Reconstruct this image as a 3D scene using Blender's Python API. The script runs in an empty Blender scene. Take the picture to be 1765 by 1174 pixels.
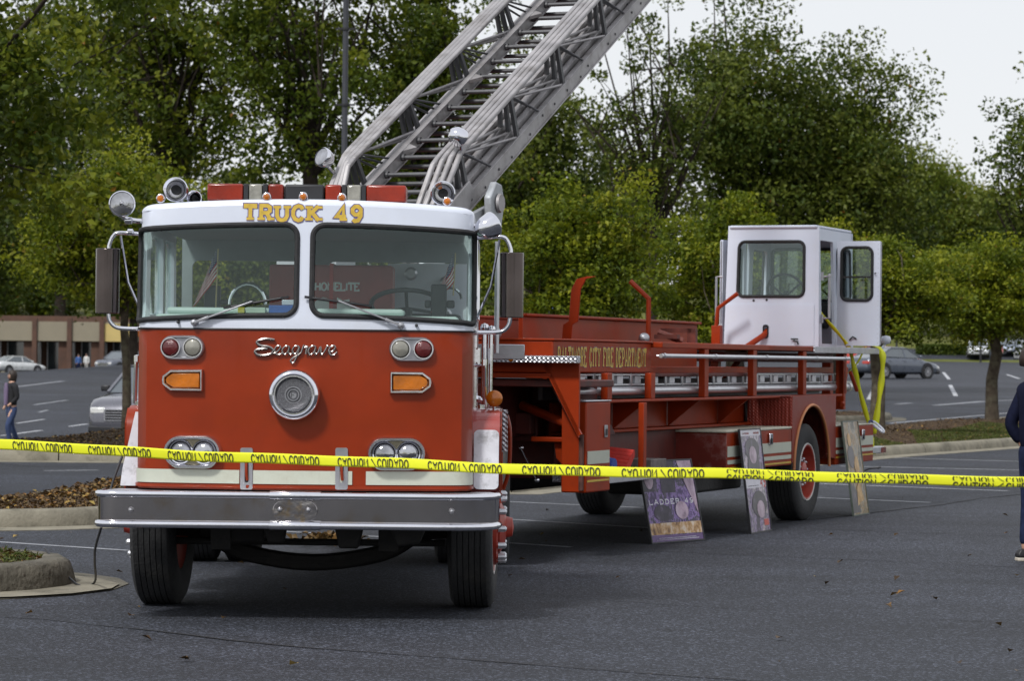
import bpy, bmesh, math, random
import numpy as np
from mathutils import Vector, Matrix, geometry

# ------------------------------------------------------------------ camera, sky, sun, exposure
SC = bpy.context.scene
COL = SC.collection
R = math.radians
cam_d = bpy.data.cameras.new('camera'); cam = bpy.data.objects.new('camera', cam_d); COL.objects.link(cam)
cam_d.sensor_width = 36.0; cam_d.lens = 36.0 * 5000 / 1765
cam_d.clip_start = 0.5; cam_d.clip_end = 3000
cam.matrix_world = Matrix.Translation((0, 0, 1.6)) @ Matrix.Rotation(R(90.374), 4, 'X') @ Matrix.Rotation(R(0.6), 4, 'Z')
cam_d.dof.use_dof = True; cam_d.dof.focus_distance = 18.6; cam_d.dof.aperture_fstop = 7.0
SC.camera = cam

SUN_EL, SUN_AZ = 50, 212      # azimuth measured so that the sun stands behind the camera's left shoulder
w = bpy.data.worlds.new('World'); SC.world = w; w.use_nodes = True
nt = w.node_tree; nt.nodes.clear()
wo = nt.nodes.new('ShaderNodeOutputWorld'); bg = nt.nodes.new('ShaderNodeBackground')
sky = nt.nodes.new('ShaderNodeTexSky'); sky.sky_type = 'NISHITA'; sky.sun_disc = False
sky.sun_elevation = R(SUN_EL); sky.sun_rotation = R(SUN_AZ)
tc = nt.nodes.new('ShaderNodeTexCoord'); sx = nt.nodes.new('ShaderNodeSeparateXYZ')
nz = nt.nodes.new('ShaderNodeTexNoise'); nz.inputs['Scale'].default_value = 2.2; nz.inputs['Detail'].default_value = 5
rp = nt.nodes.new('ShaderNodeValToRGB')       # overcast: brighter towards the zenith
rp.color_ramp.elements[0].position = 0.0; rp.color_ramp.elements[0].color = (7.5, 7.6, 7.8, 1)
rp.color_ramp.elements[1].position = 1.0; rp.color_ramp.elements[1].color = (7.2, 7.45, 8.1, 1)
ma = nt.nodes.new('ShaderNodeMath'); ma.operation = 'MULTIPLY_ADD'; ma.inputs[1].default_value = 0.6; ma.inputs[2].default_value = -0.30
ad = nt.nodes.new('ShaderNodeMath'); ad.operation = 'ADD'
mx = nt.nodes.new('ShaderNodeMix'); mx.data_type = 'RGBA'; mx.inputs[0].default_value = 0.9
L = nt.links.new
L(tc.outputs['Generated'], sx.inputs[0]); L(tc.outputs['Generated'], nz.inputs['Vector'])
L(nz.outputs['Fac'], ma.inputs[0]); L(sx.outputs['Z'], ad.inputs[0]); L(ma.outputs[0], ad.inputs[1]); L(ad.outputs[0], rp.inputs[0])
L(sky.outputs[0], mx.inputs[6]); L(rp.outputs[0], mx.inputs[7]); L(mx.outputs[2], bg.inputs[0]); L(bg.outputs[0], wo.inputs[0])
bg.inputs[1].default_value = 0.1
sd = bpy.data.lights.new('sun', 'SUN'); sd.energy = 2.5; sd.angle = R(9); sd.color = (1, .985, .965)
so = bpy.data.objects.new('sun', sd); COL.objects.link(so)
_d = Vector((math.sin(R(SUN_AZ)) * math.cos(R(SUN_EL)), math.cos(R(SUN_AZ)) * math.cos(R(SUN_EL)), math.sin(R(SUN_EL))))
so.rotation_euler = _d.to_track_quat('Z', 'Y').to_euler()
SC.view_settings.view_transform = 'Standard'; SC.view_settings.look = 'None'
SC.view_settings.exposure = 0.25; SC.view_settings.gamma = 1.0; SC.view_settings.use_curve_mapping = False

# ------------------------------------------------------------------ materials
MATS = {}
def mat(name, col, rough=.5, metal=0, coat=0, var=.12, vscale=6, bump=0, bscale=60, dirt_or_reflection=None, dfac=.5, dscale=3, spec=.5, rvar=.12, emit=None):
    if name in MATS: return MATS[name]
    m = bpy.data.materials.new(name); m.use_nodes = True; MATS[name] = m
    n = m.node_tree; b = n.nodes['Principled BSDF']; K = n.links.new
    tc = n.nodes.new('ShaderNodeTexCoord')
    nz = n.nodes.new('ShaderNodeTexNoise'); nz.inputs['Scale'].default_value = vscale; nz.inputs['Detail'].default_value = 6
    K(tc.outputs['Object'], nz.inputs['Vector'])
    rp = n.nodes.new('ShaderNodeValToRGB')
    rp.color_ramp.elements[0].position = .3; rp.color_ramp.elements[1].position = .7
    rp.color_ramp.elements[0].color = [c * (1 - var) for c in col] + [1]
    rp.color_ramp.elements[1].color = [min(1, c * (1 + var)) for c in col] + [1]
    K(nz.outputs['Fac'], rp.inputs[0]); out = rp.outputs[0]
    if dirt_or_reflection:
        n2 = n.nodes.new('ShaderNodeTexNoise'); n2.inputs['Scale'].default_value = dscale; n2.inputs['Detail'].default_value = 10; n2.inputs['Roughness'].default_value = .7
        K(tc.outputs['Object'], n2.inputs['Vector'])
        r2 = n.nodes.new('ShaderNodeValToRGB'); r2.color_ramp.elements[0].position = .5; r2.color_ramp.elements[1].position = .72
        r2.color_ramp.elements[0].color = (0, 0, 0, 1); r2.color_ramp.elements[1].color = (dfac, dfac, dfac, 1)
        K(n2.outputs['Fac'], r2.inputs[0])
        mx = n.nodes.new('ShaderNodeMix'); mx.data_type = 'RGBA'; mx.inputs[7].default_value = (*dirt_or_reflection, 1)
        K(r2.outputs[0], mx.inputs[0]); K(out, mx.inputs[6]); out = mx.outputs[2]
    K(out, b.inputs['Base Color'])
    mr = n.nodes.new('ShaderNodeMapRange'); mr.inputs[3].default_value = max(.02, rough - rvar * rough * 2); mr.inputs[4].default_value = min(1, rough + rvar)
    K(nz.outputs['Fac'], mr.inputs[0]); K(mr.outputs[0], b.inputs['Roughness'])
    b.inputs['Metallic'].default_value = metal; b.inputs['Specular IOR Level'].default_value = spec
    b.inputs['Coat Weight'].default_value = coat; b.inputs['Coat Roughness'].default_value = .06
    if bump:
        n3 = n.nodes.new('ShaderNodeTexNoise'); n3.inputs['Scale'].default_value = bscale; n3.inputs['Detail'].default_value = 4
        K(tc.outputs['Object'], n3.inputs['Vector'])
        bp = n.nodes.new('ShaderNodeBump'); bp.inputs['Strength'].default_value = bump; bp.inputs['Distance'].default_value = .02
        K(n3.outputs['Fac'], bp.inputs['Height']); K(bp.outputs[0], b.inputs['Normal'])
    if emit: b.inputs['Emission Color'].default_value = (*emit, 1); b.inputs['Emission Strength'].default_value = 1
    return m

def glassmat(name, tint, refl=1.0, rough=.02):
    if name in MATS: return MATS[name]
    m = bpy.data.materials.new(name); m.use_nodes = True; MATS[name] = m
    n = m.node_tree; n.nodes.remove(n.nodes['Principled BSDF']); K = n.links.new
    o = n.nodes['Material Output']
    t = n.nodes.new('ShaderNodeBsdfTransparent'); t.inputs[0].default_value = (*tint, 1)
    g = n.nodes.new('ShaderNodeBsdfGlossy'); g.inputs['Roughness'].default_value = rough; g.inputs[0].default_value = (.9, 1, .97, 1)
    f = n.nodes.new('ShaderNodeFresnel'); f.inputs[0].default_value = 1.5
    mm = n.nodes.new('ShaderNodeMath'); mm.operation = 'MULTIPLY_ADD'; mm.inputs[1].default_value = refl; mm.inputs[2].default_value = .015
    mm.use_clamp = True
    x = n.nodes.new('ShaderNodeMixShader')
    K(f.outputs[0], mm.inputs[0]); K(mm.outputs[0], x.inputs[0]); K(t.outputs[0], x.inputs[1]); K(g.outputs[0], x.inputs[2]); K(x.outputs[0], o.inputs[0])
    return m

def leafmat(name, cols, trans=.35):
    m = bpy.data.materials.new(name); m.use_nodes = True
    n = m.node_tree; b = n.nodes['Principled BSDF']; K = n.links.new; o = n.nodes['Material Output']
    a = n.nodes.new('ShaderNodeAttribute'); a.attribute_name = 'tint'
    rp = n.nodes.new('ShaderNodeValToRGB'); e = rp.color_ramp.elements
    e[0].position = cols[0][0]; e[0].color = (*cols[0][1], 1); e[1].position = cols[-1][0]; e[1].color = (*cols[-1][1], 1)
    for p, c in cols[1:-1]:
        q = e.new(p); q.color = (*c, 1)
    K(a.outputs['Fac'], rp.inputs[0]); K(rp.outputs[0], b.inputs['Base Color'])
    b.inputs['Roughness'].default_value = .5; b.inputs['Specular IOR Level'].default_value = .22
    t = n.nodes.new('ShaderNodeBsdfTranslucent'); K(rp.outputs[0], t.inputs[0])
    x = n.nodes.new('ShaderNodeMixShader'); x.inputs[0].default_value = trans
    K(b.outputs[0], x.inputs[1]); K(t.outputs[0], x.inputs[2]); K(x.outputs[0], o.inputs[0])
    return m

RED = mat('red_paint', (.235, .022, .001), .33, 0, .22, .16, 2.2, .02, 3, dirt_or_reflection=(.15, .02, .006), dfac=.4, dscale=1.7, spec=.28)
REDT = mat('red_trailer_paint', (.275, .028, .004), .45, 0, .08, .16, 2.5, .03, 5, dirt_or_reflection=(.10, .022, .010), dfac=.45, dscale=2.3, spec=.16)
REDSCUFF = mat('red_scuffed_paint', (.17, .020, .012), .45, 0, .3, .2, 3, .05, 9, dirt_or_reflection=(.42, .28, .26), dfac=.55, dscale=5)
DKRED = mat('dark_red_underside', (.10, .014, .009), .6, 0, 0, .25, 5, .1, 20, dirt_or_reflection=(.03, .02, .018), dfac=.8, dscale=4)
WHITE = mat('white_paint', (.62, .655, .74), .35, 0, .4, .05, 3, .01, 5, dirt_or_reflection=(.55, .54, .52), dfac=.25, dscale=4)
TWHITE = mat('white_tiller_paint', (.60, .64, .735), .5, 0, .1, .05, 3, .01, 5, dirt_or_reflection=(.5, .48, .45), dfac=.22, dscale=6)
CREAM = mat('cream_stripe', (.50, .52, .43), .5, 0, .1, .08, 5, dirt_or_reflection=(.3, .27, .2), dfac=.4, dscale=5)
SCUFFW = mat('scuffed_white_plate', (.66, .66, .70), .45, 0, 0, .12, 9, .1, 30, dirt_or_reflection=(.10, .09, .07), dfac=.85, dscale=7)
PINK = mat('sheen_tinted_fender', (.32, .05, .04), .25, 0, .8, .1, 4)  # pinkish red: the glossy top's reflection is put into the paint colour
GOLD = mat('gold_leaf_paint', (.55, .37, .04), .45, 0, 0, .15, 30)
PURPLE = mat('purple_outline', (.10, .06, .22), .5)
CHROME = mat('chrome', (.78, .78, .82), .07, 1, 0, .04, 8, .012, 14, rvar=.06)
BUMPER = mat('bumper_chrome', (.50, .475, .465), .07, 1, 0, .12, 3, .015, 2.2, dirt_or_reflection=(.36, .24, .07), dfac=.75, dscale=2.2, rvar=.08)  # yellow-brown blotches: painted reflections together with streaky dirt
STEEL = mat('dull_steel', (.42, .42, .44), .38, .9, 0, .12, 12, .02, 30)
ALU = mat('weathered_aluminium', (.36, .345, .345), .5, .5, 0, .22, 5, .1, 30, dirt_or_reflection=(.10, .08, .06), dfac=.6, dscale=4)
ALUD = mat('dark_aluminium', (.11, .11, .115), .55, .5, 0, .2, 8, .1, 30)
SILVER = mat('silver_tube', (.62, .63, .66), .3, .7, 0, .08, 10)
BLACKR = mat('black_rubber', (.014, .014, .015), .75, 0, 0, .25, 14, .25, 60, dirt_or_reflection=(.05, .045, .04), dfac=.35, dscale=8)
TYRE = mat('tyre_rubber', (.020, .020, .021), .82, 0, 0, .3, 9, .35, 55, dirt_or_reflection=(.07, .065, .055), dfac=.45, dscale=5)
BLACK = mat('black_trim', (.016, .016, .018), .5)
UNDER = mat('chassis_grime', (.012, .011, .010), .8, 0, 0, .4, 9, .3, 30)
INTER = mat('interior_grey', (.10, .12, .125), .7)
DASH = mat('dashboard_mint', (.56, .66, .62), .6, 0, 0, .06)
AMBER = mat('amber_lens', (.46, .125, .003), .12, 0, .5, .35, 9, .12, 60)
REDL = mat('red_lens', (.19, .012, .001), .25, 0, .2, .45, 5, .06, 60)
DREDL = mat('dark_red_lens', (.10, .008, .008), .12, 0, .8, .2, 14, .3, 90)
CLEARL = mat('clear_lens', (.27, .26, .22), .15, .2, .4, .2, 20, .15, 40)
LAMPG = mat('headlamp_glass', (.42, .42, .43), .05, 1, .3, .45, 9, .5, 7)
WSGL = glassmat('windshield_glass', (.92, .96, .945), .4)
CLEARG = glassmat('clear_window_glass', (.86, .92, .90), 1.0)
CARGL = mat('dark_car_glass', (.05, .065, .075), .05, 0, 1, .1, 3, spec=1)

def tread(name, col, metal, rough):
    m = mat(name, col, rough, metal, 0, .12, 10)
    n = m.node_tree; K = n.links.new; b = n.nodes['Principled BSDF']
    tc = n.nodes.new('ShaderNodeTexCoord'); mp = n.nodes.new('ShaderNodeMapping'); mp.inputs['Rotation'].default_value = (.5, .6, .78)
    ck = n.nodes.new('ShaderNodeTexVoronoi'); ck.inputs['Scale'].default_value = 45; ck.distance = 'MANHATTAN'; ck.inputs['Randomness'].default_value = .1
    bp = n.nodes.new('ShaderNodeBump'); bp.inputs['Strength'].default_value = .9; bp.inputs['Distance'].default_value = .01
    K(tc.outputs['Object'], mp.inputs[0]); K(mp.outputs[0], ck.inputs['Vector']); K(ck.outputs['Distance'], bp.inputs['Height']); K(bp.outputs[0], b.inputs['Normal'])
    return m
TREAD = tread('tread_plate', (.50, .50, .53), .8, .35)
REDTREAD = tread('red_tread_plate', (.23, .022, .009), .1, .4)

# ------------------------------------------------------------------ mesh helpers
class MB:
    def __init__(s): s.v = []; s.f = []; s.mi = []; s.cm = 0
    def add(s, vs, fs, M=None):
        o = len(s.v)
        s.v += [tuple(M @ Vector(v)) for v in vs] if M is not None else [tuple(v) for v in vs]
        s.f += [tuple(i + o for i in f) for f in fs]; s.mi += [s.cm] * len(fs)
        return s
    def box(s, x0, x1, y0, y1, z0, z1, M=None):
        return s.add([(x0,y0,z0),(x1,y0,z0),(x1,y1,z0),(x0,y1,z0),(x0,y0,z1),(x1,y0,z1),(x1,y1,z1),(x0,y1,z1)],
                     [(3,2,1,0),(4,5,6,7),(0,1,5,4),(1,2,6,5),(2,3,7,6),(3,0,4,7)], M)
    def bar(s, p0, p1, w, h, up=(0,0,1)):
        p0 = Vector(p0); p1 = Vector(p1); d = (p1 - p0); l = d.length; d.normalize()
        x = d.cross(Vector(up));
        if x.length < 1e-4: x = d.cross(Vector((1,0,0)))
        x.normalize(); z = x.cross(d)
        M = Matrix((x, d, z)).transposed().to_4x4(); M.translation = p0
        return s.box(-w/2, w/2, 0, l, -h/2, h/2, M)
    def tube(s, pts, r, n=8, caps=True):
        pts = [Vector(p) for p in pts]; rs = r if isinstance(r, (list, tuple)) else [r] * len(pts)
        vs = []; fs = []; N = len(pts); px = None
        for i, p in enumerate(pts):
            d = (pts[min(i+1, N-1)] - pts[max(i-1, 0)]).normalized()
            if px is None:
                a = Vector((0,0,1)) if abs(d.z) < .9 else Vector((1,0,0)); px = d.cross(a).normalized()
            else:
                px = (px - d * px.dot(d)).normalized()
            y = d.cross(px)
            for k in range(n):
                t = 2 * math.pi * k / n; vs.append(p + (px * math.cos(t) + y * math.sin(t)) * rs[i])
        for i in range(N - 1):
            for k in range(n):
                a = i*n+k; b = i*n+(k+1) % n; fs.append((a, a+n, b+n, b))
        if caps: fs.append(tuple(range(n))); fs.append(tuple(reversed(range((N-1)*n, N*n))))
        return s.add(vs, fs)
    def lathe(s, prof, M=None, n=24, ax='y'):
        # profile (r, a): a runs along the axis
        vs = []; fs = []
        for r, a in prof:
            for k in range(n):
                t = 2 * math.pi * k / n; c, q = max(r, 1e-5) * math.cos(t), max(r, 1e-5) * math.sin(t)
                vs.append({'x': (a, c, q), 'y': (c, a, q), 'z': (c, q, a)}[ax])
        for i in range(len(prof) - 1):
            for k in range(n):
                a = i*n+k; b = i*n+(k+1) % n
                fs.append((a, b, b+n, a+n) if ax != 'y' else (a, a+n, b+n, b))
        return s.add(vs, fs, M)
    def prism(s, poly, t0, t1, M=None):
        # polygon in local x,z, thickness along y
        n = len(poly); vs = [(x, t0, z) for x, z in poly] + [(x, t1, z) for x, z in poly]
        fs = [tuple(range(n)), tuple(reversed(range(n, 2*n)))] + [(i, i+n, (i+1) % n + n, (i+1) % n) for i in range(n)]
        return s.add(vs, fs, M)
    def prismx(s, poly, x0, x1):
        n = len(poly); vs = [(x0, y, z) for y, z in poly] + [(x1, y, z) for y, z in poly]
        fs = [tuple(range(n)), tuple(reversed(range(n, 2*n)))] + [(i, i+n, (i+1) % n + n, (i+1) % n) for i in range(n)]
        return s.add(vs, fs)
    def panel(s, outline, holes, f, t=.03, step=.12):
        def inside(p, poly):
            c = False; j = len(poly) - 1
            for i in range(len(poly)):
                a, b = poly[i], poly[j]
                if (a[1] > p[1]) != (b[1] > p[1]) and p[0] < (b[0]-a[0]) * (p[1]-a[1]) / (b[1]-a[1]) + a[0]: c = not c
                j = i
            return c
        def dens(poly):
            o = []
            for i, p in enumerate(poly):
                q = poly[(i+1) % len(poly)]; l = math.dist(p, q); k = max(1, int(l / step))
                for j in range(k): o.append((p[0] + (q[0]-p[0]) * j/k, p[1] + (q[1]-p[1]) * j/k))
            return o
        loops = [dens(outline)] + [dens(h) for h in holes]
        vs = []; ed = []
        for lp in loops:
            o = len(vs); vs += lp; ed += [(o+i, o+(i+1) % len(lp)) for i in range(len(lp))]
        xs = [p[0] for p in outline]; ys = [p[1] for p in outline]
        x = min(xs) + step * .5
        while x < max(xs):
            y = min(ys) + step * .5
            while y < max(ys):
                if inside((x, y), outline) and not any(inside((x, y), h) for h in holes): vs.append((x, y))
                y += step
            x += step
        r = geometry.delaunay_2d_cdt([Vector(p) for p in vs], ed, [], 0, 1e-5)
        V = r[0]; T = []
        for tri in r[2]:
            c = sum((V[i] for i in tri), Vector((0, 0))) / len(tri)
            if inside(c, outline) and not any(inside(c, h) for h in holes): T.append(tuple(tri))
        P = []; B = []; e = .004
        for v in V:
            p = Vector(f(v.x, v.y)); du = Vector(f(v.x+e, v.y)) - p; dv = Vector(f(v.x, v.y+e)) - p
            nn = du.cross(dv).normalized(); P.append(p); B.append(p - nn * t)
        n = len(P); cnt = {}
        for a, b, c in T:
            for q in ((a, b), (b, c), (c, a)):
                k = (min(q), max(q)); cnt.setdefault(k, []).append(q)
        fs = [t3 for t3 in T] + [(c+n, b+n, a+n) for a, b, c in T]
        fs += [(q[0][1], q[0][0], q[0][0]+n, q[0][1]+n) for q in cnt.values() if len(q) == 1]
        return s.add(P + B, fs)

def obj(name, mb, m, parent=None, M=None, smooth=35, bevel=0, label=None, kind=None, seg=2):
    me = bpy.data.meshes.new(name); me.from_pydata(mb.v, [], mb.f)
    for q in (m if isinstance(m, (list, tuple)) else [m]): me.materials.append(q)
    if isinstance(m, (list, tuple)): me.polygons.foreach_set('material_index', mb.mi)
    if smooth:
        me.polygons.foreach_set('use_smooth', [True] * len(me.polygons)); me.set_sharp_from_angle(angle=R(smooth))
    me.update()
    o = bpy.data.objects.new(name, me); COL.objects.link(o)
    if parent: o.parent = parent
    if M is not None: o.matrix_basis = M
    if bevel:
        b = o.modifiers.new('bevel', 'BEVEL'); b.width = bevel; b.segments = seg; b.limit_method = 'ANGLE'; b.angle_limit = R(40)
        b.harden_normals = False
    if label: o['label'] = label
    if kind: o['kind'] = kind
    return o
def dup(o, parent=None, M=None, name=None):
    c = o.copy(); COL.objects.link(c)
    if parent: c.parent = parent
    if M is not None: c.matrix_basis = M
    return c
def tag(o, label, cat, group=None):
    o['label'] = label; o['category'] = cat
    if group: o['group'] = group
    return o
def thing(name, label, cat, loc=(0,0,0), rz=0, group=None):
    o = bpy.data.objects.new(name, None); COL.objects.link(o); o.location = loc; o.rotation_euler = (0, 0, rz); o.empty_display_size = .2
    return tag(o, label, cat, group)
def copy_tree(o, parent=None):
    c = o.copy(); COL.objects.link(c)
    if parent: c.parent = parent
    for ch in [x for x in SC.objects if x.parent == o]: copy_tree(ch, c)
    return c
T = Matrix.Translation
def RZ(a): return Matrix.Rotation(R(a), 4, 'Z')
def RX(a): return Matrix.Rotation(R(a), 4, 'X')
def RY(a): return Matrix.Rotation(R(a), 4, 'Y')
def rrect(x0, x1, z0, z1, r, n=5):
    o = []
    for cx, cz, a0 in ((x1-r, z0+r, -90), (x1-r, z1-r, 0), (x0+r, z1-r, 90), (x0+r, z0+r, 180)):
        for k in range(n+1):
            a = R(a0 + 90*k/n); o.append((cx + r*math.cos(a), cz + r*math.sin(a)))
    return o
def smooth_pts(pts, k=5):
    P = [Vector(p) for p in pts]; o = []
    for i in range(len(P)-1):
        a, b, c, d = P[max(i-1, 0)], P[i], P[i+1], P[min(i+2, len(P)-1)]
        for j in range(k):
            t = j/k; o.append(.5*((2*b) + (c-a)*t + (2*a-5*b+4*c-d)*t*t + (3*b-a-3*c+d)*t**3))
    return o + [P[-1]]
def catm(pts, k=5): return smooth_pts([(*p, 0) if len(p) == 2 else p for p in pts], k)

# ------------------------------------------------------------------ stroke lettering
GL = {
'A': (.78, [[(0,0),(.39,1),(.78,0)], [(.15,.33),(.63,.33)]]),
'B': (.68, [[(0,.53),(.42,.53),(.58,.64),(.58,.88),(.42,1),(0,1),(0,0),(.45,0),(.66,.12),(.66,.4),(.42,.53)]]),
'C': (.68, [[(.66,.76),(.55,.94),(.36,1),(.13,.9),(0,.65),(0,.35),(.13,.1),(.36,0),(.55,.06),(.66,.24)]]),
'D': (.70, [[(0,0),(0,1),(.36,1),(.58,.85),(.68,.5),(.58,.15),(.36,0),(0,0)]]),
'E': (.6, [[(.6,.8),(.6,1),(0,1),(0,0),(.6,0),(.6,.2)], [(0,.52),(.42,.52)]]),
'F': (.58, [[(.58,.8),(.58,1),(0,1),(0,0)], [(0,.52),(.42,.52)]]),
'H': (.68, [[(0,0),(0,1)], [(.68,0),(.68,1)], [(0,.5),(.68,.5)]]),
'I': (.12, [[(.06,0),(.06,1)]]),
'J': (.5, [[(.45,1),(.45,.2),(.3,0),(.1,.05),(0,.22)]]),
'K': (.70, [[(0,0),(0,1)], [(.66,1),(.04,.42)], [(.2,.56),(.68,0)]]),
'L': (.56, [[(0,1),(0,0),(.56,0),(.56,.2)]]),
'M': (.86, [[(0,0),(0,1),(.43,.25),(.86,1),(.86,0)]]),
'N': (.72, [[(0,0),(0,1),(.72,0),(.72,1)]]),
'O': (.74, [[(.37,1),(.13,.9),(0,.65),(0,.35),(.13,.1),(.37,0),(.61,.1),(.74,.35),(.74,.65),(.61,.9),(.37,1)]]),
'P': (.62, [[(0,0),(0,1),(.42,1),(.6,.88),(.6,.58),(.42,.46),(0,.46)]]),
'R': (.68, [[(0,0),(0,1),(.42,1),(.6,.88),(.6,.62),(.42,.5),(0,.5)], [(.38,.5),(.66,0)]]),
'S': (.6, [[(.58,.78),(.48,.95),(.3,1),(.08,.92),(.02,.73),(.14,.57),(.46,.44),(.58,.27),(.5,.07),(.28,0),(.08,.07),(0,.24)]]),
'T': (.68, [[(0,.8),(0,1),(.68,1),(.68,.8)], [(.34,1),(.34,0)]]),
'U': (.70, [[(0,1),(0,.3),(.12,.07),(.35,0),(.58,.07),(.7,.3),(.7,1)]]),
'Y': (.72, [[(0,1),(.36,.48),(.72,1)], [(.36,.48),(.36,0)]]),
'4': (.66, [[(.48,0),(.48,1),(0,.3),(.66,.3)]]),
'9': (.62, [[(.58,.62),(.42,.44),(.2,.44),(.03,.6),(.03,.82),(.2,1),(.42,1),(.6,.82),(.6,.35),(.42,.04),(.2,0),(.06,.12)]]),
'/': (.3, [[(0,0),(.3,1)]]), '\\': (.2, [[(.05,1),(.15,.5),(.1,0)]]), ' ': (.35, []),
}
def ribbon(mb, pts, wd, f, lift):
    n = len(pts); Lp = []; Rp = []
    P = [Vector(p) for p in pts]
    closed = (P[0]-P[-1]).length < 1e-4
    for i in range(n):
        if closed and i in (0, n-1): a, b = P[n-2], P[1]
        else: a, b = P[max(i-1, 0)], P[min(i+1, n-1)]
        d1 = (P[i]-a) if (P[i]-a).length > 1e-6 else (b-P[i]); d2 = (b-P[i]) if (b-P[i]).length > 1e-6 else d1
        d1 = d1.normalized(); d2 = d2.normalized(); t = (d1+d2)
        t = t.normalized() if t.length > 1e-3 else d1
        nn = Vector((-t.y, t.x)); k = min(1.8, 1/max(.3, abs(nn.dot(Vector((-d1.y, d1.x))))))
        Lp.append(P[i]+nn*wd/2*k); Rp.append(P[i]-nn*wd/2*k)
    vs = [f(p.x, p.y, lift) for p in Lp] + [f(p.x, p.y, lift) for p in Rp]
    mb.add(vs, [(i, i+1, i+1+n, i+n) for i in range(n-1)])
def text(mb, txt, width, height, wd, f, serif=False, gap=.28, slant=0, lift=0.0, grow=0.0, xs=1.0):
    """text laid from 0..width, 0..height in the plane given by f(x, z, lift)"""
    tot = sum(GL[c][0]*xs + gap for c in txt) - gap; sx = width / tot; x = 0; k = 0
    for c in txt:
        gw, st = GL[c]
        strokes = [list(q) for q in st]; ser = []
        if serif:
            for q in st:
                for p, q2 in ((q[0], q[1]), (q[-1], q[-2])):
                    if p == q[0] and q[0] == q[-1]: continue
                    if abs(p[1]-q2[1]) > .35 and (p[1] < .01 or p[1] > .99): ex = wd*.5/sx+.12; ser.append([(p[0]-ex, p[1]), (p[0]+ex, p[1])])
        for q in strokes + ser:
            k += 1; is_s = q in ser
            pts = [((x + p[0]*xs + slant*p[1]) * sx, p[1]*height) for p in q]
            if is_s: 
                y = pts[0][1]; y = wd*.35 if y < height/2 else height - wd*.35; pts = [(p[0], y) for p in pts]
            ribbon(mb, pts, (wd*.7 if is_s else wd) + grow, f, lift + .0002 * (k % 5))
        x += gw*xs + gap

def words(name, txt, width, height, wd, f, m, mk, serif, gap, grow, xs):
    """one object per word, spaced as one line"""
    tot = sum(GL[c][0]*xs+gap for c in txt)-gap; sx = width/tot; x = 0
    for word in txt.split(' '):
        w_ = (sum(GL[c][0]*xs+gap for c in word)-gap)*sx
        mb = MB(); text(mb, word, w_, height, wd, (lambda a, b, l, x=x: f(a+x, b, l)), serif, gap, 0, 0, grow, xs); mk(name, mb, m, smooth=0)
        x += w_ + (2*gap+GL[' '][0]*xs)*sx
# ------------------------------------------------------------------ terrain
def sstep(t): t = max(0, min(1, t)); return t*t*(3-2*t)
def lerp_tab(tab, y):
    if y <= tab[0][0]: return tab[0][1]
    for (a, p), (b, q) in zip(tab, tab[1:]):
        if y <= b: return p + (q-p) * (y-a)/(b-a)
    return tab[-1][1]
def H(x, y):
    rr = lerp_tab([(62,0),(95,.35),(135,.9),(256,1.8),(268,3.2),(300,6.4),(340,9.5),(430,13),(900,16)], y)
    ll = lerp_tab([(270,0),(300,1.5),(360,7),(430,12),(900,16)], y)
    k = sstep((x + 34) / 14)
    h = ll + (rr-ll) * k
    return h - .45 * math.exp(-((x+12)/7)**2 - ((y-63)/9)**2)
def y0px(px): return 616 + (px-543)*.0105
def gp(px, py, dz=0):
    Y = 30
    for _ in range(60):
        X = (px-882)/5000*Y; Y = .5*Y + .5*(1.6-H(X, Y)-dz)*5000/(py-y0px(px))
    X = (px-882)/5000*Y
    return Vector((X, Y, H(X, Y)+dz))

# ------------------------------------------------------------------ fire truck: tractor
TR = Vector((-1.275, 17.4, 0))
truck = thing('fire_truck', 'red tractor-drawn fire truck with white cab roof and raised aerial ladder', 'fire truck', TR)
_tab = [(0, 0, 0)]; _s = 0; _x = 0; _y = 0
while _s < 1.7:
    if _s < .84: ph = .20 * (_s/.84)
    elif _s < 1.10: ph = .20 + (math.pi/2 - .20) * sstep((_s-.84)/.26)
    else: ph = math.pi/2
    _x += math.cos(ph)*.01; _y += math.sin(ph)*.01; _s += .01; _tab.append((_s, _x, _y))
_k = 1.035 / _tab[-1][1]
def cabxy(s):
    a = abs(s); i = min(int(a/.01), len(_tab)-2); t = a/.01 - i
    if a >= 1.6: x, y = _tab[160][1], _tab[160][2] + (a-1.6)
    else: x = _tab[i][1]*(1-t) + _tab[i+1][1]*t; y = _tab[i][2]*(1-t) + _tab[i+1][2]*t
    return (math.copysign(x*_k, s) if s else 0, y + .33)
def cab(s, z, off=0):
    x, y = cabxy(s); x2, y2 = cabxy(s+.01); n = Vector((y2-y, -(x2-x))).normalized()
    rk = .10*max(0, z-1.8) if abs(s) < 1.3 else .10*max(0, z-1.8)*max(0, 1-(abs(s)-1.3)/.5)
    return Vector((x + n.x*off, y + rk + n.y*off, z))
def zt(s): return 2.535 - .042*min(1, (abs(s)/1.05))**2
SE = 2.75
top_curve = [(s/10, zt(s/10)) for s in range(27, -28, -1)]
# lower red skin
mb = MB(); mb.panel([(-SE, .785), (SE, .785), (SE, 1.768), (-SE, 1.768)], [], cab, .03, .11)
obj('cab_body', mb, RED, truck)
mb = MB(); mb.panel([(-1.62, .795), (1.62, .795), (1.62, .815), (-1.62, .815)], [], lambda s, z: cab(s, z, .012), .012, .035); obj('red_trim_strip', mb, RED, truck)
for a, b in ((-1.1, -.365), (-.285, .292), (.372, 1.1)):
    mb = MB(); mb.panel([(a, .822), (b, .822), (b, .905), (a, .905)], [], lambda s, z: cab(s, z, .007), .003, .035)
    obj('cream_stripe', mb, CREAM, truck)
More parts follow.
